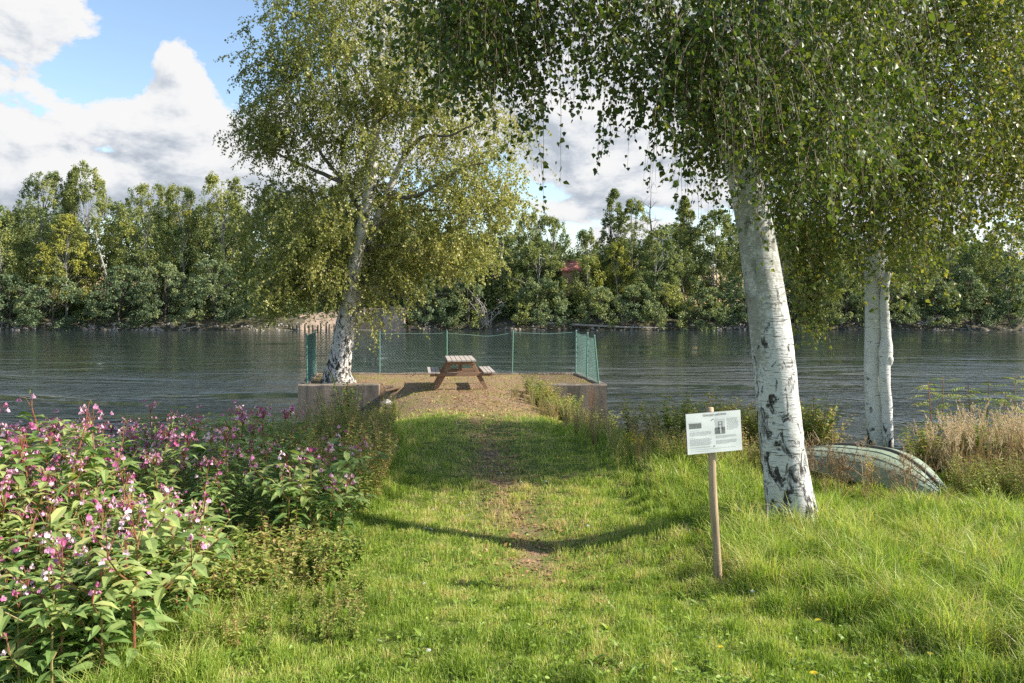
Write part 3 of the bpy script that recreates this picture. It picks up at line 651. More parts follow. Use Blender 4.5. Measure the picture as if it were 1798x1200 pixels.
for dz in (.10, -.10): mb.tube([onb([-.0, -.0085, dz]), onb([-.0, -.012, dz])], [.005, .004], 8)
mb.build('screw', M['rail'], sg)

# ------------------------------------------------------------------ boat, upside down
LB = 2.55; ns = 28
bow = np.array([4.86, 8.85]); bdir = unit(np.array([.42, -.907])); stern = bow - bdir * LB; side = np.array([bdir[1], -bdir[0]])   # side: away from the path
bt = thing('rowing_boat', 'upturned pale green clinker rowing boat lying in the weeds', 'boat', (float(stern[0]), float(stern[1]), 0))
gz = lambda s: float(ground(*(stern + bdir * LB * s)))
def hull_pt(s, t, off=0.0):
    """s 0 stern..1 bow ; t -1..1 gunwale to gunwale over the keel"""
    hb = .60 * max(0, 1 - s**3.2)**.8 * (.80 + .20 * min(1, s / .35)) + .012
    sheer = .13 - .15 * (abs(s - .45) / .55)**2.0               # the gunwale arches clear of the ground amidships
    keel = .45 - .30 * (max(0, .66 - s) / .66)**1.8 - .45 * (max(0, s - .66) / .34)**2.0
    keel = max(keel, sheer + .012)
    a = abs(t); th = a * PI / 2
    x = hb * max(0, math.sin(th))**.90; z = sheer + (keel - sheer) * max(0, math.cos(th))**.85
    return x * (1 if t >= 0 else -1), z
def hull(mb, inset, laps, mat):
    S = np.linspace(0, 1, ns); rows = []
    ts = []
    for sd in (-1, 1):
        e = np.linspace(0, 1, 6); L_ = []
        for k in range(5):
            for q in np.linspace(e[k], e[k + 1] - 1e-3, 4): L_.append((q, (1 - (q - e[k]) * 5) if laps else 0))
        L_.append((1.0, 0)); L_ = [(sd * q, o) for q, o in L_]
        ts.append(L_[::-1] if sd < 0 else L_)
    prof = ts[0] + ts[1]
    for s in S:
        r = []
        for t, o in prof:
            x, z = hull_pt(float(s), t); x2, z2 = hull_pt(float(s), t * .98); 
            k = (.010 * (1 - o) if laps else 0) - inset
            nv = np.array([math.sin(abs(t) * PI / 2), math.cos(t * PI / 2)]); xx = x + k * nv[0] * (1 if t >= 0 else -1); zz = z + k * nv[1]
            P2 = stern + bdir * LB * s + side * xx
            r.append([P2[0] - stern[0], P2[1] - stern[1], zz + gz(s)])
        rows.append(r)
    v = np.array(rows); n = len(prof); i = np.arange(ns - 1)[:, None] * n; j = np.arange(n - 1)[None]
    mb.add(v.reshape(-1, 3), np.stack([i + j, i + n + j, i + n + j + 1, i + j + 1], -1).reshape(-1, 4), .5, mat); return v
mb = MB(); vo = hull(mb, 0, True, 0); vi = hull(mb, .02, False, 1)
n = vo.shape[1]
tr = np.concatenate([vo[0], [vo[0].mean(0)]]); mb.add(tr, [[k, k + 1, n] for k in range(n - 1)] + [[n - 1, 0, n]], .5, 0)
mb.build('hull', [M['boat'], M['boat_in']], bt)
mb = MB()
for e in (0, -1): mb.tube(vo[:, e] + [0, 0, .012], .019, 8)
mb.build('gunwale', M['boat'], bt, True)
mb = MB(); mid = (vo[:, n // 2 - 1] + vo[:, n // 2]) / 2; mb.tube(mid + [0, 0, .004], .026, 6); mb.build('keel', M['keel'], bt, True)

# ------------------------------------------------------------------ birches
def birch_twigs(leaf, twig, S0, out2, L, m, size, tone, tpl, rtw=.003, curl=.5, hang=1.0, seg=4):
    """hanging twigs from points S0: out2 = horizontal run, L = drop; m leaves on each"""
    n = len(S0); L = np.asarray(L); t = np.linspace(0, 1, seg + 1)
    wig = rng.normal(0, .035, (n, 2)) 
    def at(tt):                                    # tt (n,k)
        o = out2[:, None, :] * (1 - (1 - tt[..., None])**1.6) + wig[:, None] * np.sin(tt[..., None] * 5)
        z = -L[:, None] * (tt**1.5 if hang else tt)
        return S0[:, None] + np.concatenate([o, z[..., None]], -1)
    if twig is not None:
        P = at(np.broadcast_to(t, (n, seg + 1))); a = np.array([0, 2.09, 4.19]); r = rtw * (1.15 - .75 * t)
        V = P[:, :, None] + r[None, :, None, None] * np.stack([np.cos(a), np.sin(a), 0 * a], -1)[None, None]
        base = (np.arange(n) * (seg + 1) * 3)[:, None, None]; i = np.arange(seg)[None, :, None] * 3; j = np.arange(3)[None, None]; k = (j + 1) % 3
        q = np.stack([base + i + j, base + i + 3 + j, base + i + 3 + k, base + i + k], -1).reshape(-1, 4); twig.add(V.reshape(-1, 3), q, .5, 1)
    tt = np.clip((np.arange(m)[None] + rng.uniform(0, 1, (n, m))) / m, .04, 1); p = at(tt).reshape(-1, 3)
    ax = unit(rng.normal(size=p.shape) * np.array([.75, .75, .45]) + np.array([0, 0, -.85])); nm = unit(rng.normal(size=p.shape) + np.array([.25, -.25, .35]))
    p = p + ax * .012 + rng.normal(0, .022, p.shape)
    sz = size * rng.uniform(.55, 1.25, len(p)); tn = np.clip(np.repeat(tone, m) + rng.normal(0, .16, len(p)) + (rng.random(len(p)) < .015) * .45, 0, 1)
    leaves(leaf, p, ax, nm, sz, tn, tpl, 1.0 if tpl == 'birch' else 1.05)
def limb(parent, P, r0, r1, mat, K=14, n=8):
    Q = smooth(P, K); Q = Q + rng.normal(0, .012, Q.shape) * np.linspace(.3, 1.6, K)[:, None]
    mb = MB(); mb.tube(Q, r0 + (r1 - r0) * np.linspace(0, 1, K)**.75, n); o = mb.build('branch', mat, parent, True); return Q
def trunk(parent, P, R, K, n, mat, base, flare=.0, lumpy=.03, name='trunk'):
    Q = smooth(P, K); R = np.interp(np.linspace(0, 1, K), np.linspace(0, 1, len(R)), R); a = np.arange(n) * 2 * PI / n
    h = Q[:, 2] - Q[0, 2]
    lump = 1 + lumpy * (np.sin(a[None] * 3 + h[:, None] * 1.1 + 1) * .5 + np.sin(a[None] * 5 - h[:, None] * 2.3) * .35 + rng.normal(0, .22, (K, n)))
    lump = lump + flare * np.exp(-h / .22)[:, None] * (.65 + .35 * np.sin(a[None] * 4 + .8) + .2 * np.sin(a[None] * 7))
    mb = MB(); mb.tube(Q - base, R, n, lump=lump); return mb.build(name, mat, parent, True)

# the leaning birch by the sign
b0 = np.array([(1394 - CX) / F * 7.5, 7.5, 0]); b0[2] = float(ground(b0[0], b0[1])) - .08
nb = thing('leaning_birch', 'thick white birch leaning over the sign with long hanging leafy twigs', 'tree', b0)
Yt = 7.5; TP = [b0, pt(1388, 890, 7.5), pt(1376, 800, 7.5), pt(1366, 700, 7.5), pt(1356, 600, 7.5), pt(1341, 500, 7.52), pt(1325, 400, 7.55), pt(1304, 300, 7.6), pt(1282, 200, 7.65), pt(1262, 100, 7.7), pt(1250, 0, 7.75), pt(1236, -150, 7.8), pt(1215, -400, 7.9), pt(1205, -800, 8), pt(1200, -1300, 8.1)]
TR = [.235, .215, .205, .195, .19, .178, .165, .155, .15, .145, .14, .125, .10, .06, .015]
trunk(nb, TP, TR, 90, 40, M['bark_near'], b0, .48, .04)
Lw = lambda P: np.asarray(P) - b0
lf = MB()
for P in ([pt(1275, 170, 7.66), pt(1180, 30, 7.3), pt(1090, -60, 6.9), pt(980, -90, 6.6), pt(860, -60, 6.4)], [pt(1290, 235, 7.63), pt(1230, 110, 7.9), pt(1150, 20, 8.3), pt(1060, -20, 8.6)],
          [pt(1268, 130, 7.68), pt(1350, -10, 7.3), pt(1450, -90, 6.9), pt(1560, -120, 6.6)], [pt(1250, 0, 7.75), pt(1180, -160, 7.2), pt(1060, -280, 6.7), pt(930, -300, 6.5)],
          [pt(1286, 215, 7.64), pt(1350, 120, 8.1), pt(1430, 60, 8.5), pt(1520, 40, 8.9)], [pt(1240, -100, 7.8), pt(1350, -280, 7.8), pt(1480, -380, 7.7)], [pt(1225, -300, 7.85), pt(1120, -450, 8.2), pt(1000, -500, 8.5)]):
    limb(nb, [Lw(p) for p in P], .055, .012, M['limb'])
lowx = np.array([740, 770, 800, 840, 880, 915, 950, 975, 995, 1020, 1050, 1080, 1115, 1150, 1185, 1220, 1260, 1300, 1330, 1360, 1400, 1450, 1500, 1560, 1640, 1720, 1850])
lowy = np.array([60, 165, 205, 205, 240, 230, 310, 260, 90, 90, 250, 245, 215, 300, 270, 310, 335, 370, 360, 330, 400, 420, 390, 360, 330, 300, 280])
def hang_crown(n, x0, x1, Y0, Y1, ylow, ztop, Lr, m, size, tone, dens=None, rise=2.0):
    nc = max(6, n // 11); x = rng.uniform(x0, x1, nc); Yd = rng.uniform(Y0, Y1, nc); yl = ylow(x) + rng.normal(0, 14, nc)
    zl = CZ - (yl - HY) / F * Yd; L = rng.uniform(*Lr, nc)
    z = zl + L + (rng.uniform(0, 1, nc)**rise) * np.maximum(ztop - zl - L, .05)
    S = np.stack([(x - CX) / F * Yd, Yd, z], 1); c = rng.integers(0, nc, n); sg_ = .17 * (Y0 + Y1) / 15
    S = S[c] + rng.normal(0, 1, (n, 3)) * np.array([sg_, sg_ * 1.2, .16]); L = np.clip(L[c] * rng.uniform(.55, 1.1, n), .2, 2)
    return S, L
def near_low(x): return np.interp(x, lowx, lowy)
S, L = hang_crown(1420, 752, 1345, 6.2, 8.9, near_low, 5.6, (.45, 1.2), 0, 0, 0, rise=1.25)
k_ = sn(S[:, 0], S[:, 1], .85, 21) + .55 * sn(S[:, 0], S[:, 2], .7, 25) > -.38; xp = CX + F * S[:, 0] / S[:, 1]
k_ &= ~((xp > 975) & (xp < 1050) & (S[:, 2] - L < 5.6) & (rng.random(len(S)) < .93)); S, L = S[k_], L[k_]
birch_twigs(lf, lf, S - b0, rng.normal(0, .30, (len(S), 2)), L, 26, .054, np.clip(.30 + .14 * sn(S[:, 0], S[:, 2], 1.1, 5), 0, 1), 'birch')  # lower tone puts the crown's shade into the leaf colour
S, L = hang_crown(560, 1290, 1560, 6.6, 9.0, near_low, 5.6, (.4, 1.1), 0, 0, 0, rise=.9)
birch_twigs(lf, lf, S - b0, rng.normal(0, .30, (len(S), 2)), L, 26, .054, np.clip(.38 + .14 * sn(S[:, 0], S[:, 2], 1.1, 5), 0, 1), 'birch')
# single long twigs reaching lower
tips = [(955, 372, 6.4), (948, 345, 6.5), (1147, 338, 7.2), (1120, 300, 7.2), (1054, 292, 7.0), (1062, 262, 7.1), (1213, 352, 7.6), (985, 322, 6.3), (870, 240, 6.3), (1245, 395, 7.3), (1262, 420, 7.2), (1235, 330, 7.2), (1250, 300, 7.2), (1262, 350, 7.15), (1275, 375, 7.15), (1290, 330, 7.2), (1300, 400, 7.1), (1310, 360, 7.15), (1325, 395, 7.1), (1335, 410, 7.15), (1280, 300, 7.2), (1318, 330, 7.2), (1255, 260, 7.2), (1270, 280, 7.2), (1295, 290, 7.2), (1342, 440, 7.15), (1240, 380, 7.25), (1228, 410, 7.3), (1345, 520, 7.2), (1352, 470, 7.25), (1075, 250, 6.8)]
S = np.array([pt(x + rng.uniform(-12, 12), y - 190, Yd) for x, y, Yd in tips]); L = np.array([190 / F * Yd for x, y, Yd in tips])
birch_twigs(lf, lf, S - b0, np.array([[rng.uniform(-.06, .06), 0] for k in tips]), L, 22, .050, np.full(len(tips), .4), 'birch')
S = np.stack([rng.normal(1.8, 1.5, 700), rng.normal(7.5, .9, 700), rng.uniform(5.6, 11, 700)], 1)       # the crown above the frame
birch_twigs(lf, None, S - b0, rng.normal(0, .3, (700, 2)), rng.uniform(.6, 1.4, 700), 16, .085, np.full(700, .45), 'dia')
lf.build('crown', [M['near_birch'], M['twig']], nb)

# the straight birch behind the boat
q0 = np.array([(1541 - CX) / F * 11.6, 11.6, 0]); q0[2] = float(ground(q0[0], q0[1])) - .1
sb = thing('straight_birch', 'slimmer straight white birch with a knot, behind the upturned boat', 'tree', q0)
trunk(sb, [q0, pt(1541, 785, 11.6), pt(1537, 700, 11.6), pt(1535, 640, 11.6), pt(1536, 560, 11.6), pt(1535, 480, 11.6), pt(1540, 420, 11.6), pt(1550, 300, 11.6), pt(1556, 150, 11.6), pt(1560, 0, 11.6), pt(1570, -300, 11.7), pt(1580, -600, 11.8)],
      [.165, .148, .136, .134, .13, .134, .12, .12, .11, .095, .06, .015], 70, 28, M['bark_second'], q0, .12, .04)
mb = MB(); mb.tube(smooth([pt(1560, 790, 11.42), pt(1557, 720, 11.40), pt(1553, 655, 11.38), pt(1556, 600, 11.42), pt(1553, 540, 11.44), pt(1555, 495, 11.40), pt(1562, 478, 11.34)], 24) - q0, np.interp(np.linspace(0, 1, 24), [0, .4, .46, .5, .8, .96, 1], [.072, .076, .11, .072, .058, .045, .015]), 14, lump=1 + .05 * rng.normal(size=(24, 14)))
mb.tube(smooth([pt(1552, 648, 11.44), pt(1561, 634, 11.36), pt(1563, 624, 11.34)], 6) - q0, [.07, .065, .06, .055, .045, .02], 10); mb.build('side_stem', M['bark_second'], sb, True)
for P in ([pt(1545, 400, 11.6), pt(1480, 260, 11.2), pt(1400, 200, 10.9)], [pt(1548, 330, 11.6), pt(1640, 200, 11.9), pt(1740, 150, 12.2)], [pt(1552, 220, 11.6), pt(1470, 80, 12), pt(1380, 40, 12.3)], [pt(1556, 120, 11.6), pt(1660, 0, 11.2), pt(1780, -40, 11)], [pt(1547, 370, 11.6), pt(1610, 290, 12.4), pt(1690, 260, 13.2)]):
    limb(sb, [np.asarray(p) - q0 for p in P], .05, .012, M['limb'])
lf = MB()
def low2(x): return np.interp(x, [1290, 1340, 1380, 1410, 1430, 1445, 1470, 1500, 1530, 1560, 1590, 1610, 1640, 1700, 1760, 1850], [330, 400, 530, 560, 575, 560, 470, 440, 440, 500, 530, 520, 430, 420, 450, 440])
S, L = hang_crown(4200, 1290, 1860, 9.6, 14.4, low2, 7.4, (.5, 1.3), 0, 0, 0, rise=1.1)
k_ = sn(S[:, 0], S[:, 1], 1.0, 31) + .6 * sn(S[:, 0], S[:, 2], .9, 32) > -.55; S, L = S[k_], L[k_]
birch_twigs(lf, lf, S - q0, rng.normal(0, .22, (len(S), 2)), L, 22, .064, np.clip(.52 + .20 * sn(S[:, 0], S[:, 2], 1.2, 8) + .035 * (S[:, 0] - 5), 0, 1), 'birch', .003)
tips = [(1385 + 6 * k, 470 + (k * 37) % 130, 10.4 + .03 * k) for k in range(13)] * 4 + [(1400 + 5 * k, 560 + (k * 23) % 50, 10.6) for k in range(9)] * 2 + [(1432, 612, 10.8), (1440, 630, 10.8), (1425, 600, 10.9), (1436, 590, 10.7), (1418, 580, 10.8), (1600, 540, 12), (1590, 530, 12.2), (1640, 470, 12), (1750, 500, 11.8), (1790, 480, 11.8)]
S = np.array([pt(x, y - 130, Yd) for x, y, Yd in tips]); L = np.array([130 / F * Yd for x, y, Yd in tips])
birch_twigs(lf, lf, S - q0, np.array([[rng.uniform(-.1, .1), 0] for k in tips]), L, 30, .055, np.full(len(tips), .62), 'birch')
S = np.stack([rng.normal(6.3, 1.8, 800), rng.normal(12.8, 1.3, 800), rng.uniform(7, 13, 800)], 1)
birch_twigs(lf, None, S - q0, rng.normal(0, .3, (800, 2)), rng.uniform(.6, 1.4, 800), 16, .09, np.full(800, .5), 'dia')
lf.build('crown', [M['near_birch'], M['twig']], sb)

# the old birch on the platform
o0 = np.array([(595 - CX) / F * 21.95, 21.95, -.05])
od = thing('old_birch', 'old two stemmed birch with broad sunlit crown on the platform corner', 'tree', o0)
w = lambda x, y, dY=0: pt(x, y, 21.95 + dY) - o0
trunk(od, [o0, pt(594, 655, 21.95), pt(598, 630, 21.95), pt(602, 600, 21.95), pt(606, 570, 21.95), pt(611, 540, 21.9), pt(617, 500, 21.85), pt(625, 455, 21.8), pt(636, 400, 21.8), pt(650, 330, 21.8), pt(657, 250, 21.9), pt(664, 150, 22), pt(672, 40, 22), pt(680, -80, 22), pt(690, -200, 22)],
      [.36, .33, .30, .285, .26, .215, .19, .175, .16, .15, .125, .10, .075, .045, .015], 70, 26, M['bark_old'], o0, .55, .06)
mb = MB(); SP = smooth([pt(606, 575, 21.9), pt(622, 535, 22.1), pt(634, 490, 22.2), pt(643, 450, 22.2), pt(655, 405, 22.2), pt(676, 350, 22.1), pt(705, 285, 22), pt(735, 220, 22), pt(765, 150, 22.1), pt(790, 60, 22.2)], 40)
mb.tube(SP - o0, np.linspace(.19, .03, 40), 18, lump=1 + .04 * rng.normal(size=(40, 18))); mb.build('second_stem', M['bark_old'], od, True)
LIMBS = [[(640, 385), (606, 325), (570, 278), (545, 235), (528, 180), (520, 120)], [(636, 400), (580, 350), (520, 335), (470, 350)], [(652, 310), (630, 215), (600, 160), (585, 90)], [(680, 345), (730, 345), (775, 318), (815, 295), (850, 285)],
         [(655, 405), (700, 375), (760, 370), (830, 375)], [(712, 270), (745, 240), (790, 238), (835, 215)], [(625, 455), (570, 430), (510, 440), (470, 480)], [(646, 440), (700, 430), (750, 455), (800, 470)], [(740, 210), (800, 140), (850, 110)], [(657, 230), (700, 150), (730, 60), (740, -20)], [(622, 470), (560, 480), (525, 510)], [(600, 320), (520, 285), (450, 250)], [(660, 200), (610, 100), (560, 30)], [(632, 500), (680, 500), (712, 525)]]
tipsL = []
for P in LIMBS:
    dy = rng.uniform(-1.6, 1.6); n = len(P)
    Q = limb(od, [w(x, y, dy * (k / (n - 1))) for k, (x, y) in enumerate(P)], .075, .016, M['limb'], 16, 7); tipsL.append(Q)
lf = MB()
BL_ = [(640, 110, 190, 130, 2.6, 1.2), (540, 60, 105, 90, 1.8, .8), (760, 150, 125, 130, 2.2, 1.0), (560, 235, 110, 90, 2.2, .8), (470, 235, 55, 60, 1.2, .35), (690, 270, 150, 110, 2.4, .9), (850, 300, 95, 100, 1.8, .75, .9), (590, 380, 120, 75, 2.0, .7, 1.0),
       (760, 395, 120, 80, 1.9, .85, .7), (510, 440, 95, 90, 2.2, .75), (480, 510, 70, 60, 1.8, .35), (560, 500, 70, 55, 1.6, .3), (700, 480, 75, 58, 1.3, .42, .5), (805, 450, 75, 55, 1.3, .42, .7), (650, -60, 200, 90, 2.4, .7), (480, 130, 50, 60, 1.1, .2), (880, 370, 45, 55, 1.2, .22, 1.2), (500, 380, 85, 60, 1.8, .4), (650, 540, 75, 40, 1.0, .2), (640, 450, 60, 50, .9, .16), (590, 400, 60, 50, 1.0, .12, -1.0)]
tot = sum(b[5] for b in BL_); St = []
for (cx_, cy_, rx_, ry_, ry3, wt, *dY_) in BL_:
    n = int(8600 * wt / tot); d = unit(rng.normal(size=(n, 3))) * (rng.uniform(0, 1, n)**.42)[:, None]
    x = cx_ + d[:, 0] * rx_; y = cy_ - 18 + d[:, 2] * ry_; Yd = 21.95 + (dY_[0] if dY_ else 0) + d[:, 1] * ry3
    St.append(np.stack([(x - CX) / F * Yd, Yd, CZ - (y - HY) / F * Yd], 1))
S = np.concatenate(St); cl = S[rng.integers(0, len(S), 620)]; cn = cl[rng.integers(0, 620, len(S))]; mvx = rng.random(len(S)) < .6; S = np.where(mvx[:, None], cn + rng.normal(0, .22, S.shape), S)
kk = sn(S[:, 0] + S[:, 1], S[:, 2], 1.0, 41) + .8 * sn(S[:, 0] - S[:, 1], S[:, 2], 1.6, 42) > -.62; S = S[kk]
n = len(S); L = rng.uniform(.22, .62, n)
birch_twigs(lf, lf, S - o0, rng.normal(0, .34, (n, 2)) + np.stack([.05 * np.sign(S[:, 0] + 4), 0 * L], 1), L, 27, .066, np.clip(.46 + .14 * sn(S[:, 0], S[:, 2], 1.6, 9) + .045 * (S[:, 0] + 4.5) + .10 * (rng.random(n) < .08), 0, 1), 'dia', .005, seg=3)  # tone rises towards the sun side, sunlight put into the leaf colour
S = np.array([pt(x, y - 50, 21.4) for x, y in [(650, 612), (640, 600), (660, 600), (560, 575), (540, 580), (580, 585), (600, 560), (690, 590), (480, 580), (630, 590)]]).repeat(3, 0) + rng.normal(0, .15, (30, 3))
birch_twigs(lf, lf, S - o0, rng.normal(0, .15, (30, 2)), np.full(30, .8), 24, .062, np.full(30, .6), 'dia', .004)
lf.build('crown', [M['old_birch'], M['twig']], od)

# ------------------------------------------------------------------ plants
def whorl_leaves(mb, z, n, L, tilt, tone, tpl, r0=.01, wide=1.0, ox=0, oy=0, ph=None):
    ph = rng.uniform(0, 6.3) if ph is None else ph; a = ph + np.arange(n) * 2 * PI / n + rng.normal(0, .2, n)
    el = tilt + rng.normal(0, .22, n)
    ax = np.stack([np.cos(a) * np.cos(el), np.sin(a) * np.cos(el), np.sin(el)], 1); nm = np.stack([-np.cos(a) * np.sin(el), -np.sin(a) * np.sin(el), np.cos(el)], 1) + rng.normal(0, .22, (n, 3))
    p = np.stack([ox + r0 * np.cos(a), oy + r0 * np.sin(a), np.full(n, z)], 1)
    leaves(mb, p, ax, nm, L * rng.uniform(.75, 1.15, n), np.clip(tone + rng.normal(0, .21, n), 0, 1), tpl, wide)
def blossom(mb, p, sz, tone):
    """one slipper shaped flower: a hood, two lower lips and a short pouch"""
    a = rng.uniform(0, 6.3); f = np.array([math.cos(a), math.sin(a), 0]); n = 5
    ax = np.array([f * .5 + [0, 0, .8], f * .9 + np.array([-f[1], f[0], 0]) * .5 + [0, 0, -.75], f * .9 - np.array([-f[1], f[0], 0]) * .5 + [0, 0, -.75], -f * .7 + [0, 0, -.5], f * .2 + [0, 0, -1.0]])
    nm = np.array([f, f + [0, 0, .4], f + [0, 0, .5], np.array([-f[1], f[0], 0]), np.array([-f[1], f[0], .2])])
    leaves(mb, np.repeat(np.asarray(p)[None], n, 0), ax, nm, sz * np.array([.8, 1.15, 1.1, .8, .7]), np.clip(tone + rng.normal(0, .14, n), 0, 1), 'oval', 1.7)
def make_balsam(H, flowers, seed):
    r = thing('balsam_plant', 'x', 'plant', (0, 0, 0))
    st, lf, fl = MB(), MB(), MB(); lean = rng.normal(0, .06, 2)
    def pos(z): return np.array([lean[0] * z * z / H, lean[1] * z * z / H, z])
    st.tube([pos(z) for z in np.linspace(-.15, H, 9)], np.linspace(.011, .005, 9), 6, tone=rng.uniform(0, .7))
    z = .18
    while z < H - .06:
        q = pos(z); f = z / H
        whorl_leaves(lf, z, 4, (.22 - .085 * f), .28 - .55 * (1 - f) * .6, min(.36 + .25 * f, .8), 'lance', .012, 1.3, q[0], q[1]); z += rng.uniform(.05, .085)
    def head(q, n, R):
        for k in range(n):
            a = rng.uniform(0, 6.3); rr = R * rng.uniform(.35, 1); e = np.asarray(q) + np.array([math.cos(a) * rr, math.sin(a) * rr, rng.uniform(.0, .13) + .05]); m_ = (np.asarray(q) + e) / 2 + [0, 0, .045]
            st.tube([q, m_, e], [.0028, .0022, .0018], 3, tone=.15, cap=False)
            if rng.random() < .26:                 # seed pod
                leaves(lf, (e + [0, 0, -.01])[None], np.array([[0.1, 0, -1.]]), rng.normal(size=(1, 3)), .035, .85, 'oval', .8)
            else: blossom(fl, e + [0, 0, -.012], rng.uniform(.019, .030), rng.choice([.2, .45, .7, .9], p=[.30, .40, .22, .08]))
    head(pos(H), flowers, .12)
    for k in range(rng.integers(4, 7)):            # side shoots with their own leaves and flowers
        z = rng.uniform(.42, .9) * H; a = rng.uniform(0, 6.3); Ls = rng.uniform(.18, .36); q = pos(z); e = q + np.array([math.cos(a) * Ls, math.sin(a) * Ls, Ls * .75])
        st.tube([q, (q + e) / 2 + [0, 0, -.02], e], [.006, .005, .004], 5, tone=.4, cap=False)
        for t in (.45, .75, 1): 
            c = q + (e - q) * t; whorl_leaves(lf, c[2], 3, .15, .1, .68, 'lance', .006, 1.4, c[0], c[1])
        if rng.random() < min(.8, .25 + .024 * flowers): head(e, max(2, flowers // 2), .07)
    st.build('stem', M['stem_red'], r); lf.build('foliage', M['balsam_leaf'], r); fl.build('blossom', M['pink'], r)
    return r
def make_weed(H, name, stems=5, leaf=.06, tpl='oval', lean=.25, lmat='weed_leaf', flower=None, tone=.5, n=16, label='x', wide=1.0):
    r = thing(name, label, 'plant' if 'bush' not in name else 'bush', (0, 0, 0)); st, lf, fl = MB(), MB(), MB()
    for s_ in range(stems):
        a = rng.uniform(0, 6.3); h = H * rng.uniform(.65, 1.05); l = rng.uniform(0, lean) * h; b = rng.uniform(0, .10, 1)[0] * H
        P = [np.array([math.cos(a) * (b + l * t * t), math.sin(a) * (b + l * t * t), h * t]) for t in np.linspace(-.08, 1, 6)]
        st.tube(P, np.linspace(.0045, .0018, 6), 4, tone=rng.uniform(.2, .8), cap=False)
        for k in range(n):
            t = .12 + .86 * (k + rng.uniform(-.3, .3)) / n; q = np.array([math.cos(a) * (b + l * t * t), math.sin(a) * (b + l * t * t), h * t])
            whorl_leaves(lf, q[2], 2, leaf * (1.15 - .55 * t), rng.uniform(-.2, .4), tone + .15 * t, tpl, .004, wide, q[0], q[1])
        if flower:
            for k in range(14):
                q = P[-1] + rng.normal(0, 1, 3) * np.array([.03, .03, .06]) - [0, 0, .06]
                leaves(fl, q[None].repeat(3, 0), unit(rng.normal(size=(3, 3))), unit(rng.normal(size=(3, 3))), .024, rng.uniform(0, 1), 'oval', 1.6)
    st.build('stem', M['dry'] if tone > .8 else M['stem_red'], r); lf.build('foliage', M[lmat], r)
    if flower: fl.build('blossom', M[flower], r)
    return r
def make_dry(H, label='x'):
    r = thing('dry_umbel', label, 'plant', (0, 0, 0)); st = MB()
    for s_ in range(3):
        a = rng.uniform(0, 6.3); l = rng.uniform(.0, .4) * H; h = H * rng.uniform(.6, 1); P = [np.array([math.cos(a) * l * t, math.sin(a) * l * t, h * t]) for t in np.linspace(-.05, 1, 5)]
        st.tube(P, np.linspace(.0042, .0025, 5), 4, tone=rng.uniform(.1, .7), cap=False)
        for q in (P[-1], P[3], P[2]):
            for k in range(7):
                e = q + unit(rng.normal(size=3) * [1, 1, .4] + [0, 0, .9]) * rng.uniform(.05, .13); st.tube([q, e], [.0018, .0012], 3, tone=rng.uniform(0, .6), cap=False)
                for j in range(4): st.tube([e, e + rng.normal(0, .012, 3) + [0, 0, .012]], [.0012, .0024], 3, tone=rng.uniform(0, .4), cap=False)
    st.build('stem', M['dry'], r); return r
def make_reed(H):
    r = thing('reed_grass', 'x', 'grass tuft', (0, 0, 0)); st, pl_ = MB(), MB()
    for s_ in range(15):
        a = rng.uniform(0, 6.3); b = rng.uniform(0, .09); l = rng.uniform(.02, .22) * H; h = H * rng.uniform(.7, 1.05); d = np.array([math.cos(a), math.sin(a), 0])
        f = lambda t: d * (b + l * t**2) + np.array([0, 0, h * t])
        st.tube([f(t) for t in np.linspace(-.05, 1, 6)], np.linspace(.003, .0014, 6), 3, tone=rng.uniform(.4, .9), cap=False)
        n = 46; t = rng.uniform(.74, 1.03, n); w = .009 * np.sin(PI * np.clip((t - .73) / .31, 0, 1)) + .002
        p = np.stack([f(q) for q in t]) + rng.normal(size=(n, 3)) * w[:, None] * np.array([1, 1, .3])
        leaves(pl_, p, unit(rng.normal(size=(n, 3)) * .35 + [0, 0, 1]), rng.normal(size=(n, 3)), .028, np.clip(rng.normal(.5, .3, n), 0, 1), 'dia', .45)
        for k in range(3):
            t0 = rng.uniform(.1, .55); q = f(t0); e = rng.uniform(0, 6.3); leaves(st, q[None], np.array([[math.cos(e) * .6, math.sin(e) * .6, .8]]), np.array([[math.cos(e), math.sin(e), .3]]), .26, rng.uniform(.3, .9), 'lance', .22)
    st.f += [(f + st.n, 1) for f, m_ in pl_.f]; st.v += pl_.v; st.t += pl_.t; st.build('foliage', [M['dry'], M['plume']], r); return r
def make_rowan(H):
    r = thing('rowan_shoot', 'x', 'sapling', (0, 0, 0)); st, lf = MB(), MB(); P = smooth([(0, 0, -.1), (.02, .01, H * .5), (-.02, 0, H)], 8); st.tube(P, np.linspace(.010, .004, 8), 5, tone=.3)
    for k in range(16):
        t = .35 + .65 * k / 16; i = t * 7; q = P[int(i)] + (P[min(7, int(i) + 1)] - P[int(i)]) * (i - int(i)); a = k * 2.4 + rng.normal(0, .3); el = rng.uniform(.0, .75); d = np.array([math.cos(a) * math.cos(el), math.sin(a) * math.cos(el), math.sin(el)])
        side_ = np.array([-math.sin(a), math.cos(a), 0]); Lr = rng.uniform(.17, .26); R_ = [q + d * Lr * u - np.array([0, 0, .06 * u * u]) for u in np.linspace(0, 1, 5)]; st.tube(R_, [.002] * 5, 3, tone=.6, cap=False)
        for u in np.linspace(.25, .95, 6):
            c = q + d * Lr * u - np.array([0, 0, .06 * u * u])
            leaves(lf, np.stack([c, c]), np.stack([side_ + d * .45 + [0, 0, -.2], -side_ + d * .45 + [0, 0, -.2]]), np.array([[0, 0, 1.]] * 2) + rng.normal(0, .2, (2, 3)), .062, np.clip(rng.normal(.5, .2, 2), 0, 1), 'lance', 1.1)
    st.build('stem', M['stem_red'], r); lf.build('foliage', M['weed_leaf'], r); return r

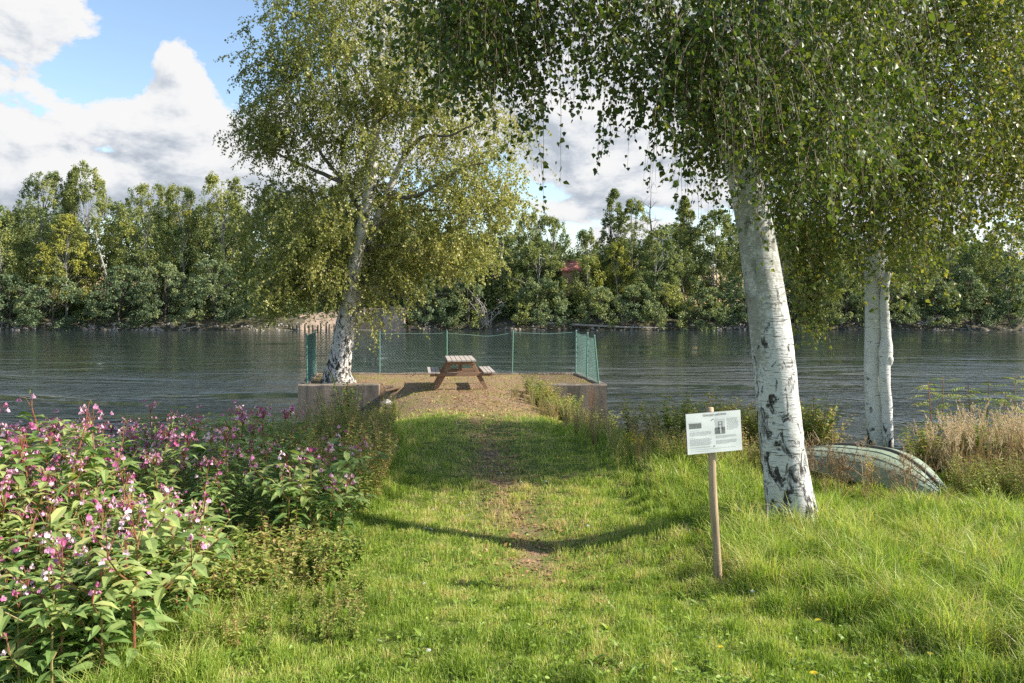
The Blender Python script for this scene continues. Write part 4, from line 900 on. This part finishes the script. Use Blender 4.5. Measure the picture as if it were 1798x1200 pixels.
def scatter(protos, spots, scale, lab, group):
    """first spot of each prototype moves the prototype itself, the others are copies. lab: text or f(x, y)"""
    for k, (x, y) in enumerate(spots):
        p = protos[k % len(protos)]; sc = rng.uniform(*scale); z = float(ground(x, y)); l = lab(x, y) if callable(lab) else lab
        if not p.get('used'):
            p['used'] = 1; p.location = (x, y, z); p.rotation_euler = (0, 0, rng.uniform(0, 6.3)); p.scale = (sc,) * 3; p['label'] = l; p['group'] = group
        else:
            q = dup(p, (x, y, z), rng.uniform(0, 6.3), sc, l, group)
def spots(poly, n, dmin, gap=.0):
    poly = np.array(poly, float); lo, hi = poly.min(0), poly.max(0); out_ = []; tries = 0
    while len(out_) < n and tries < n * 80:
        tries += 1; q = rng.uniform(lo, hi); ins = False
        for (ax, ay), (bx_, by_) in zip(poly, np.roll(poly, -1, 0)):
            if (ay > q[1]) != (by_ > q[1]) and q[0] < (bx_ - ax) * (q[1] - ay) / (by_ - ay) + ax: ins = not ins
        if ins and all((q[0] - a)**2 + (q[1] - b)**2 > dmin**2 for a, b in out_): out_.append(q)
    return out_

# Himalayan type balsam thicket beside the path
herb0 = [make_weed(.62, 'leafy_herb', 7, .07, 'oval', .6, 'weed_leaf', None, t, 10) for t in (.45, .6)]
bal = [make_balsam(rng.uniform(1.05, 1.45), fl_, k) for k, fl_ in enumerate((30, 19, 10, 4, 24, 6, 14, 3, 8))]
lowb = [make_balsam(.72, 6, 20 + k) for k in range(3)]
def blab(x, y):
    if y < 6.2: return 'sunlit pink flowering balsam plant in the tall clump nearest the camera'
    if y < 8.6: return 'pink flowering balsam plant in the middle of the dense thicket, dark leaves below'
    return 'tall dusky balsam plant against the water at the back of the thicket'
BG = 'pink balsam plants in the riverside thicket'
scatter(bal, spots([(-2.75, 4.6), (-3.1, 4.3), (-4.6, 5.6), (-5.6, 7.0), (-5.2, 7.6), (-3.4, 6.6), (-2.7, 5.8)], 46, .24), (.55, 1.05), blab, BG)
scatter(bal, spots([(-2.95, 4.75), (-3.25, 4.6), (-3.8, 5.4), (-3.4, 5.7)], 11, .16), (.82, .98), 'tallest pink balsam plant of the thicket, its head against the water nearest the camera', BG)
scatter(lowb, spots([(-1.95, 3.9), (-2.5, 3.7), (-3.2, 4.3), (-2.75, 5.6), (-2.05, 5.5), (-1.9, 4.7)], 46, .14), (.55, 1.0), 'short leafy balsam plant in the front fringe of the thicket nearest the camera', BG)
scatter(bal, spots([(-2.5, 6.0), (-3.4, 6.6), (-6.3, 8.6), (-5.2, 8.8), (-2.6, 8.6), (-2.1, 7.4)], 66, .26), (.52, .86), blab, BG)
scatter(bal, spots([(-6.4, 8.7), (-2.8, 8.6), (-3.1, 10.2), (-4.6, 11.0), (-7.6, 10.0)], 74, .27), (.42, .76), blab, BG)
scatter(herb0, spots([(-2.3, 4.7), (-1.7, 4.2), (-.9, 4.6), (-.8, 5.6), (-1.4, 5.8), (-2.0, 5.6)], 44, .13), (.22, .5), 'low leafy herb among the grass before the nettles', 'low herbs in the grass')
scatter(lowb, spots([(-1.95, 6.5), (-1.4, 6.9), (-1.6, 7.9), (-2.0, 8.2)], 12, .2) + spots([(-2.35, 4.7), (-2.0, 5.4), (-2.35, 5.7)], 6, .2), (.75, 1.05), 'short balsam plant with few flowers at the grassy edge of the thicket', BG)
net = [make_weed(.55, 'nettle_plant', 6, .085, 'oval', .3, 'weed_leaf', None, .52, 13, wide=1.0) for k in range(4)]
scatter(net, spots([(-2.3, 5.2), (-1.7, 5.0), (-1.3, 5.8), (-1.2, 6.7), (-2.3, 6.9)], 70, .13), (.4, .9), 'leafy green nettle plant in front of the balsam thicket', 'nettles before the balsam')
herb = [make_weed(.62, 'leafy_herb', 7, .055, 'oval', .5, 'weed_leaf', None, t, 14) for t in (.40, .55, .68, .80)]
scatter(herb, spots([(-2.0, 7.8), (-1.45, 8.2), (-1.7, 11.2), (-2.1, 13.4), (-3.0, 13.4), (-2.9, 10.6), (-2.5, 8.6)], 96, .17), (.8, 1.35), 'pale yellowish herb on the path edge beside the balsam thicket', 'herbs along the balsam side of the path')
scatter(herb, spots([(-2.2, 13.3), (-2.35, 17), (-2.5, 18.6), (-3.2, 18.8), (-3.4, 16.5), (-3.0, 13.3)], 46, .22), (.4, .72), 'bushy herb on the slope below the stained wall by the old birch', 'herbs below the platform wall')
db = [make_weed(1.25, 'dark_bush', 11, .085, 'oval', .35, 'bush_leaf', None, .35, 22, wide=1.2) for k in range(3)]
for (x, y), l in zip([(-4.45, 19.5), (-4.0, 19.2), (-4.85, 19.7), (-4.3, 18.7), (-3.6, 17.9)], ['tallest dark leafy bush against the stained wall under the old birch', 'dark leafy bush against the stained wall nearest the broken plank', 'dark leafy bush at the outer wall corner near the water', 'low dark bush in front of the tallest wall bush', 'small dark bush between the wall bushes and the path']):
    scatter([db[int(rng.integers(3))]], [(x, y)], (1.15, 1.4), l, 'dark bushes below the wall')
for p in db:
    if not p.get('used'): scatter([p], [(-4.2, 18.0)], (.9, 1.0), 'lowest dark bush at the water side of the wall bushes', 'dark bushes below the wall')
scatter(herb, spots([(-5.2, 11.0), (-3.2, 11.2), (-3.0, 13.0), (-3.8, 15.5), (-4.6, 13)], 36, .22), (.7, 1.25), 'tall green weed on the bank between the balsam and the wall', 'weeds on the bank behind the balsam')
# bank beside the platform, table side
drygr = [make_weed(.55, 'dry_herb', 8, .045, 'lance', .4, 'weed_leaf', None, t, 9, wide=.7) for t in (.82, .92)]
fresh = [make_weed(.75, 'bramble_bush', 9, .085, 'oval', .55, 'weed_leaf', None, t, 14, wide=1.15) for t in (.42, .58, .66)]
scatter(drygr, spots([(.75, 15.6), (.4, 17.5), (.0, 19.4), (.15, 20.7), (.9, 20.7), (1.0, 17)], 40, .15), (.5, .9), 'dry tan herb at the edge of the bare soil by the brambles', 'dry herbs by the bare soil')
scatter(fresh, spots([(.2, 20.6), (1.9, 20.8), (3.0, 19.0), (3.7, 15.3), (2.0, 15.0), (.85, 17.2)], 96, .22), (.65, 1.1), 'yellow green bramble bush growing against the platform wall with the fence corner', 'brambles on the bank by the platform')
scatter(drygr, spots([(.75, 15.8), (1.1, 13.0), (1.6, 11.4), (2.4, 11.4), (2.2, 14.0), (1.5, 17)], 56, .17), (.7, 1.15), 'brownish dry herb on the path edge before the brambles', 'dry herbs on the path edge')
scatter(fresh, spots([(2.0, 13.6), (2.9, 12.2), (4.4, 11.5), (4.9, 12.4), (3.4, 13.8)], 46, .2), (.8, 1.3), 'leafy bramble bush on the river edge behind the information sign', 'brambles behind the sign')
scatter(drygr + herb[2:], spots([(1.5, 11.2), (2.5, 9.8), (3.3, 9.7), (3.6, 11.2), (2.6, 12.0)], 60, .16), (.6, 1.0), 'mixed yellowing weed behind the information sign', 'weeds behind the sign')
gold = [make_weed(.62, 'goldenrod', 3, .05, 'lance', .15, 'weed_leaf', 'yellow', .6, 12)]
for (x, y), l in zip([pt(1112, 690, 11.8)[:2], pt(1122, 700, 11.4)[:2], pt(1240, 700, 10.4)[:2], pt(1528, 700, 9.3)[:2]], ['yellow goldenrod at the bank edge between the path and the sign', 'lower yellow goldenrod leaning towards the sign', 'yellow goldenrod right behind the sign post', 'single yellow goldenrod in front of the upturned boat']):
    scatter(gold, [(x, y)], (.6, .8), l, 'goldenrods')
scatter(herb[1:], spots([(3.1, 12.4), (5.0, 11.9), (5.0, 12.4), (3.2, 12.9)], 26, .12), (1.0, 1.5), 'thin upright weed against the water between the two white trunks', 'weeds between the white trunks')
scatter([make_dry(.62), make_dry(.5)], spots([(3.15, 9.5), (3.5, 8.9), (4.5, 8.3), (4.6, 8.7), (3.9, 9.5), (3.3, 10.2)], 20, .1), (.8, 1.15), 'brown dry umbel stalk in front of the upturned boat', 'dry umbels before the boat')
scatter(drygr, spots([(2.95, 9.2), (3.4, 8.5), (4.5, 7.9), (4.5, 8.4), (3.6, 9.2)], 20, .12), (.4, .6), 'dry brownish herb at the foot of the upturned boat', 'dry herbs before the boat')
reed = [make_reed(1.05), make_reed(.95), make_reed(1.1)]
scatter(reed, spots([(5.35, 9.6), (7.6, 9.9), (8.0, 11.4), (6.2, 11.5), (5.5, 10.8)], 34, .19), (.62, .95), 'blond reed grass tuft with feathery plumes past the boat', 'blond reed grass')
scatter(herb, spots([(4.85, 8.7), (6.3, 8.4), (7.6, 9.6), (5.3, 9.7)], 62, .15), (.6, .95), 'tangled green weed below the blond reed grass', 'weeds below the reed grass')
scatter(drygr, spots([(4.85, 8.8), (6.3, 8.4), (7.6, 9.6), (5.3, 9.8)], 40, .15), (.7, 1.1), 'tangled brown weed below the blond reed grass', 'dry weeds below the reed grass')
rw = [make_rowan(1.0), make_rowan(1.2)]
RL = ['rowan shoot with feathery leaves nearest the straight birch', 'rowan shoot above the first reed plumes', 'tallest rowan shoot rising from the reed grass', 'rowan shoot with drooping leaf fans behind the reed grass', 'rowan shoot behind the densest reed plumes', 'rowan shoot furthest from the straight birch']
for (x, y), l, s_ in zip([pt(1632, 700, 11.4)[:2], pt(1655, 700, 11.6)[:2], pt(1700, 690, 11.6)[:2], pt(1735, 700, 11.5)[:2], pt(1765, 700, 11.3)[:2], pt(1790, 700, 11.7)[:2]], RL, (1.1, 1.0, 1.12, .98, 1.05, 1.1)):
    scatter(rw, [(x, y)], (s_ * 1.15, s_ * 1.15), l, 'rowan shoots in the reed grass'); rw = rw[::-1]
scatter(fresh, spots([(5.3, 10.6), (5.9, 10.4), (8.2, 10.4), (8, 12), (5.6, 11.6)], 40, .2), (.75, 1.15), 'broad leaved bush behind the blond reed grass', 'bushes behind the reed grass')

# ------------------------------------------------------------------ grass, one mass of blades
def blades(mb, x, y, h, wdt, tone, lean):
    n = len(x); z = ground(x, y); a = rng.uniform(0, 2 * PI, n); fa = rng.uniform(0, PI, n)
    d = np.stack([np.cos(a), np.sin(a)], 1) * (lean * h)[:, None]; s = np.stack([np.cos(fa), np.sin(fa)], 1) * (wdt / 2)[:, None]
    b = np.stack([x, y], 1); V = np.empty((n, 5, 3))
    V[:, 0, :2] = b - s; V[:, 1, :2] = b + s; V[:, 2, :2] = b + d * .32 - s * .8; V[:, 3, :2] = b + d * .32 + s * .8; V[:, 4, :2] = b + d
    V[:, 0, 2] = V[:, 1, 2] = z - .01; V[:, 2, 2] = V[:, 3, 2] = z + h * .62; V[:, 4, 2] = z + h * np.sqrt(np.clip(1 - .55 * lean**2, .15, 1))
    o = (np.arange(n) * 5)[:, None]; mb.add(V.reshape(-1, 3), [np.array([0, 1, 3, 2]) + o, np.array([2, 3, 4]) + o], np.repeat(np.clip(tone, 0, 1), 5))
mb = MB()
Yv = np.concatenate([rng.uniform(3.4, 6.5, 150000), rng.uniform(6.5, 10.5, 150000), rng.uniform(10.5, 17, 90000), rng.uniform(17, 24.2, 36000)])
Xv = rng.uniform(-.70, .70, len(Yv)) * Yv
Ye = 3.2 + 8 * rng.uniform(0, 1, 70000)**1.2; Yv = np.concatenate([Yv, Ye]); Xv = np.concatenate([Xv, rng.uniform(.68, 1.15, 70000) * Ye])
left = np.interp(Yv, [3.4, 4.5, 5.5, 6.5, 8, 10, 13, 17, 20.8, 21.3, 24.4], [-2.9, -2.5, -2.0, -1.5, -1.8, -2.1, -2.9, -3.2, -3.6, -5.3, -5.7]) - .25
right = np.interp(Yv, [3.4, 9.0, 12, 13, 15, 18, 20.8, 21.3, 24.2], [9, 11, 11, 3.5, 2.2, 1.6, 1.2, 2.2, 1.9])
k_ = (Xv > left) & (Xv < right) & ((shore_dist(Xv, Yv) < .55) & (Yv < 21.2) | on_plat(Xv, Yv))
Xv, Yv = Xv[k_], Yv[k_]; px_ = np.abs(Xv - path_x(Yv))
wear = np.clip(1.2 - px_ / .68, 0, 1) * np.clip((Yv - 5.6) / 1.5, 0, 1) * np.clip(.78 + .9 * sn(Xv, Yv, .7, 51), 0, 1)
wear = np.maximum(wear, np.clip((Yv - 15.6) / 2.2, 0, .95) * np.clip(.86 + .5 * sn(Xv, Yv, .9, 52), 0, 1))
k_ = rng.random(len(Xv)) > wear * .96; Xv, Yv, px_, wear = Xv[k_], Yv[k_], px_[k_], wear[k_]; n = len(Xv)
tall = np.clip((Xv - np.interp(Yv, [3.4, 5, 6, 8, 11, 14], [2.4, 1.7, 1.1, 1.35, 1.3, .6])) / .7, 0, 1) * np.clip((16.5 - Yv) / 2, 0, 1)
tall = np.maximum(tall, .55 * np.clip((-1.25 - Xv + .0 * Yv) / .5, 0, 1) * np.clip((16 - Yv) / 3, 0, 1)); clump = sn(Xv, Yv, .55, 61)
tall = tall * np.where((Xv > 3.0) & (Yv > 7.9), .35, 1); h = rng.uniform(.022, .06, n) * (1 + .55 * clump) * (1 + .5 * np.clip(sn(Xv, Yv, .28, 64), 0, 1)) + tall * rng.uniform(.04, .25, n) * (1 + .6 * clump) ; h *= np.where(Yv > 16.5, .7, 1)
far = np.clip(Yv / 5.5, 1, 3.5); tone = .46 + .20 * sn(Xv, Yv, .30, 73) + .13 * sn(Xv, Yv, .8, 71) + .10 * sn(Xv, Yv, 2.5, 72) + rng.normal(0, .14, n) + .32 * np.clip(1 - px_ / 1.1, 0, 1) * np.clip((Yv - 5.5) / 2, 0, 1) + np.where(Yv > 16, .28, 0) + (rng.random(n) < .05) * .45 - .06 * (Yv < 5.5)
blades(mb, Xv, Yv, h, (.0042 + .0018 * tall) * far**.85, tone, rng.uniform(.1, 1.0, n) * (.8 + .3 * tall))
# round leaved clover and plantain between the blades
n = 17000; Yv = 3.5 + 7.5 * rng.uniform(0, 1, n)**1.6; Xv = rng.uniform(-.68, .60, n) * Yv
k_ = (Xv > np.interp(Yv, [3.4, 4.5, 5.5, 6.5, 8, 11], [-2.9, -2.5, -2.0, -1.3, -1.5, -1.9])) & (Xv < np.interp(Yv, [3.5, 5, 7, 11], [3.2, 1.9, 1.4, 1.3])) & (sn(Xv, Yv, .6, 81) > -.25 + .12 * (Yv - 5)); Xv, Yv = Xv[k_], Yv[k_]; n = len(Xv)
p = np.stack([Xv, Yv, ground(Xv, Yv) + rng.uniform(.015, .06, n)], 1)
leaves(mb, p, unit(rng.normal(size=(n, 3)) * [1, 1, .35]), unit(rng.normal(size=(n, 3)) * .45 + [0, 0, 1]), rng.uniform(.014, .034, n), np.clip(.22 + rng.normal(0, .12, n), 0, 1), 'oval', 1.3)
n = 380; Yv = 3.6 + 3.2 * rng.uniform(0, 1, n)**1.5; Xv = rng.uniform(-.50, .66, n) * Yv; kk = rng.integers(5, 10, n); Xr, Yr = np.repeat(Xv, kk), np.repeat(Yv, kk); n = len(Xr); a = rng.uniform(0, 6.3, n); el = rng.uniform(.15, .9, n)
leaves(mb, np.stack([Xr, Yr, ground(Xr, Yr) + .015], 1), np.stack([np.cos(a) * np.cos(el), np.sin(a) * np.cos(el), np.sin(el)], 1), np.stack([-np.cos(a) * np.sin(el), -np.sin(a) * np.sin(el), np.cos(el)], 1) + rng.normal(0, .2, (n, 3)), np.repeat(rng.uniform(.035, .085, len(kk)), kk) * rng.uniform(.7, 1.1, n), np.clip(np.repeat(rng.uniform(.1, .42, len(kk)), kk) + rng.normal(0, .08, n), 0, 1), 'lance', np.float64(1.3))
tag(mb.build('grass', M['grass']), 'sunny green meadow grass with clover around the trodden path', 'grass', kind='stuff')
# fallen leaves and litter on the bare soil
mb = MB(); n = 6400; Yv = np.concatenate([rng.uniform(16, 24, 4200), rng.uniform(6, 16, 2200)]); Xv = path_x(Yv) + rng.normal(0, 1, n) * np.where(Yv > 20.8, 2.4, np.where(Yv > 16, .9, .35))
k_ = (Xv > np.where(Yv > 21.3, -5.3, -3.0)) & (Xv < np.where(Yv > 21.3, 2.1, .9)); Xv, Yv = Xv[k_], Yv[k_]; n = len(Xv)
leaves(mb, np.stack([Xv, Yv, ground(Xv, Yv) + .012], 1), unit(rng.normal(size=(n, 3)) * [1, 1, .2]), unit(rng.normal(size=(n, 3)) * .3 + [0, 0, 1]), rng.uniform(.025, .055, n), rng.uniform(0, .8, n), 'dia', 1.1)
tag(mb.build('fallen_leaves', leafmat('fallen_leaf', G((0, (.16, .07, .03)), (.5, (.34, .19, .09)), (1, (.50, .34, .14))), .1)), 'brown and yellow birch leaves scattered on the bare soil', 'leaves', kind='stuff')
# small flowers in the lawn
mbw = MB()
for k in range(9): leaves(mbw, np.array([[0, 0, .05]]) + rng.normal(0, .004, (1, 3)), unit(rng.normal(size=(1, 3)) * .6 + [0, 0, .6]), rng.normal(size=(1, 3)), .016, .6, 'oval', 1.6)
mbw.tube([(0, 0, 0), (.004, 0, .05)], [.0012, .001], 3, mat=1); cf = mbw.build('clover_flower', [M['white_fl'], M['weed_leaf']]); tag(cf, 'x', 'flower')
scatter([cf], [pt(x, y, 1400 * (CZ - z) / (y - HY))[:2] for x, y, z in [(747, 940, .05), (757, 943, .05), (745, 1042, .2), (752, 1155, .38), (808, 878, .04), (822, 896, .04), (1284, 940, .2), (1290, 952, .2), (1182, 968, .12), (1238, 1045, .25), (1372, 1071, .3), (830, 955, .05), (1033, 928, .03), (880, 830, .03), (1322, 1055, .27), (958, 845, .03), (760, 890, .06), (915, 845, .03)]], (.6, 1.0), 'small white clover flower in the grass', 'white clover flowers')
mby = MB(); a = np.arange(14) * 2 * PI / 14; leaves(mby, np.zeros((14, 3)) + [0, 0, .06], np.stack([np.cos(a), np.sin(a), .25 + 0 * a], 1), np.tile([0, 0, 1.], (14, 1)), .018, .5, 'oval', 1.0); mby.tube([(0, 0, 0), (0, .003, .06)], [.0015, .0012], 3, mat=1)
dn = mby.build('dandelion', [M['yellow'], M['weed_leaf']]); tag(dn, 'x', 'flower')
scatter([dn], [pt(x, y, 1400 * (CZ - z) / (y - HY))[:2] for x, y, z in [(1265, 1147, .42), (1430, 1195, .45), (1632, 1160, .42), (1665, 1100, .36), (1437, 1105, .36)]], (.9, 1.3), 'small yellow dandelion in the grass by the sign', 'dandelions')

# ------------------------------------------------------------------ sky, sun, camera
EL, AZ = math.radians(35), math.radians(6)
Sd = Vector((math.cos(EL) * math.cos(AZ), -math.cos(EL) * math.sin(AZ), math.sin(EL)))
sl = bpy.data.lights.new('sun', 'SUN'); sl.energy = 5.0; sl.angle = math.radians(.53); sl.color = (1, .93, .82)
so = bpy.data.objects.new('sun', sl); C.objects.link(so); so.rotation_euler = Sd.to_track_quat('Z', 'Y').to_euler(); so.location = (30, -5, 30)
wd = bpy.data.worlds.new('World'); bpy.context.scene.world = wd; wd.use_nodes = True; nt = wd.node_tree; nt.nodes.clear()
out = nt.nodes.new('ShaderNodeOutputWorld')
sky = nt.nodes.new('ShaderNodeTexSky'); sky.sky_type = 'NISHITA'; sky.sun_disc = False; sky.sun_elevation = EL; sky.sun_rotation = math.radians(95); sky.air_density = 1.0; sky.dust_density = .6; sky.ozone_density = 1.0
b1 = N(nt, 'ShaderNodeBackground', Strength=.12); nt.links.new(sky.outputs[0], b1.inputs[0])
# cumulus field: banks at given bearings and heights (one unseen, added for its light) plus fractal billows, evaluated over the whole dome
ng = bpy.data.node_groups.new('cloud_density', 'ShaderNodeTree'); ng.interface.new_socket('Direction', in_out='INPUT', socket_type='NodeSocketVector'); ng.interface.new_socket('Density', in_out='OUTPUT', socket_type='NodeSocketFloat')
gi = ng.nodes.new('NodeGroupInput'); go = ng.nodes.new('NodeGroupOutput'); dv = gi.outputs[0]
sp = N(ng, 'ShaderNodeSeparateXYZ'); ng.links.new(dv, sp.inputs[0])
azn = mth(ng, 'ARCTAN2', sp.outputs[0], sp.outputs[1]); eln = mth(ng, 'ARCSINE', sp.outputs[2])
nz = mth(ng, 'SUBTRACT', noise(ng, dv, 5.5, 9, .63, .2, (1, 1, 1.7)), .5)
nz2 = mth(ng, 'SUBTRACT', noise(ng, dv, 2.1, 3, .5, 0, (1, 1, 1.6)), .5)
tot = mth(ng, 'ADD', mth(ng, 'MULTIPLY', nz, 1.55), mth(ng, 'MULTIPLY', nz2, .35))
BL2 = [(899, -260, 1100, 190, .24), (60, 45, 190, 62, .30), (170, 60, 90, 45, .14), (95, 195, 190, 80, .34), (305, 105, 46, 55, .36), (345, 205, 110, 75, .34), (120, 320, 330, 45, .26), (420, 320, 170, 50, .24), (285, 265, 60, 25, .16),  # first bank: unseen cloud above the frame, added to brighten the near water
       (215, 264, 70, 10, -.14), (330, 25, 130, 50, -.55), (190, 112, 85, 34, -.52), (412, 150, 42, 75, -.36), (480, 20, 100, 60, -.2), (240, 75, 50, 20, -.1), (860, 60, 190, 120, .2), (640, 200, 200, 120, .06), (1090, 290, 190, 95, .40), (1000, 180, 120, 70, .2), (975, 385, 75, 22, .26), (1110, 375, 80, 18, -.30), (1170, 350, 40, 40, -.1), (1500, 200, 330, 200, .25), (1010, 400, 60, 14, -.2)]
for (x, y, rx, ry, amp) in BL2:
    az = math.atan((x - CX) / F); el = math.atan((HY - y) / F * math.cos(az)); sa, se = rx / F * math.cos(az)**2, ry / F
    u = mth(ng, 'DIVIDE', mth(ng, 'SUBTRACT', azn, az), sa); v = mth(ng, 'DIVIDE', mth(ng, 'SUBTRACT', eln, el), se)
    q = mth(ng, 'ADD', mth(ng, 'MULTIPLY', u, u), mth(ng, 'MULTIPLY', v, v)); e = mth(ng, 'EXPONENT', mth(ng, 'MULTIPLY', q, -.75))
    tot = mth(ng, 'MULTIPLY_ADD', e, amp, tot)
beh = mth(ng, 'MULTIPLY', mth(ng, 'SUBTRACT', mth(ng, 'ABSOLUTE', azn), .8), .5, clamp=True); hi = mth(ng, 'MULTIPLY', mth(ng, 'SUBTRACT', eln, .5), .5, clamp=True)  # thins the unseen cloud behind and overhead to cut fill light
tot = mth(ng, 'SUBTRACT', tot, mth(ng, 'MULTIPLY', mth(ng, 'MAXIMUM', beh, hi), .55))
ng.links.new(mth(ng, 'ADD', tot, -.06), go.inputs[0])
tcw = N(nt, 'ShaderNodeTexCoord'); nrm = N(nt, 'ShaderNodeVectorMath', operation='NORMALIZE'); nt.links.new(tcw.outputs['Generated'], nrm.inputs[0])
def dens(vec):
    g_ = nt.nodes.new('ShaderNodeGroup'); g_.node_tree = ng; nt.links.new(vec, g_.inputs[0]); return g_.outputs[0]
def shifted(off):
    a_ = N(nt, 'ShaderNodeVectorMath', operation='ADD'); a_.inputs[1].default_value = off; nt.links.new(nrm.outputs[0], a_.inputs[0])
    b_ = N(nt, 'ShaderNodeVectorMath', operation='NORMALIZE'); nt.links.new(a_.outputs[0], b_.inputs[0]); return b_.outputs[0]
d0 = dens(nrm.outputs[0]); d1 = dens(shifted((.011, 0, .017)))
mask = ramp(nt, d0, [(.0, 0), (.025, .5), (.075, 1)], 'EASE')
sh = mth(nt, 'ADD', mth(nt, 'MULTIPLY', mth(nt, 'SUBTRACT', d0, d1), 3.6), .66)
sh = mth(nt, 'SUBTRACT', sh, mth(nt, 'MULTIPLY', mth(nt, 'SUBTRACT', d0, .16), .9), clamp=True)
ccol = ramp(nt, sh, [(0, (.52, .58, .66)), (.35, (.74, .78, .84)), (.65, (.93, .945, .965)), (.9, (1.0, 1.0, 1.0))])
b2 = N(nt, 'ShaderNodeBackground', Strength=.47); nt.links.new(ccol, b2.inputs[0])
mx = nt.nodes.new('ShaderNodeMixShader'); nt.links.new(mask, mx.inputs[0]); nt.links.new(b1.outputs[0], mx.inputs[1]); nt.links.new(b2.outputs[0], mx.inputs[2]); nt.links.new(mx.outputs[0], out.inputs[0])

cd = bpy.data.cameras.new('camera'); cd.sensor_width = 36; cd.lens = 36 * F / 1798; cd.shift_y = (HY - 600) / 1798; cd.clip_end = 3000; cd.clip_start = .05
co = bpy.data.objects.new('camera', cd); C.objects.link(co); co.location = (0, 0, CZ); co.rotation_euler = (PI / 2, 0, 0)
sc = bpy.context.scene; sc.camera = co
for o_ in bpy.data.objects:
    if 'used' in o_: del o_['used']
sc.render.engine = 'CYCLES'; cy = sc.cycles
cy.max_bounces = 6; cy.diffuse_bounces = 3; cy.glossy_bounces = 3; cy.transmission_bounces = 4; cy.transparent_max_bounces = 8; cy.sample_clamp_indirect = 6; cy.caustics_reflective = False; cy.caustics_refractive = False
cy.use_denoising = False
sc.view_settings.view_transform = 'Standard'; sc.view_settings.look = 'None'; sc.view_settings.exposure = 1.0; sc.view_settings.gamma = 1
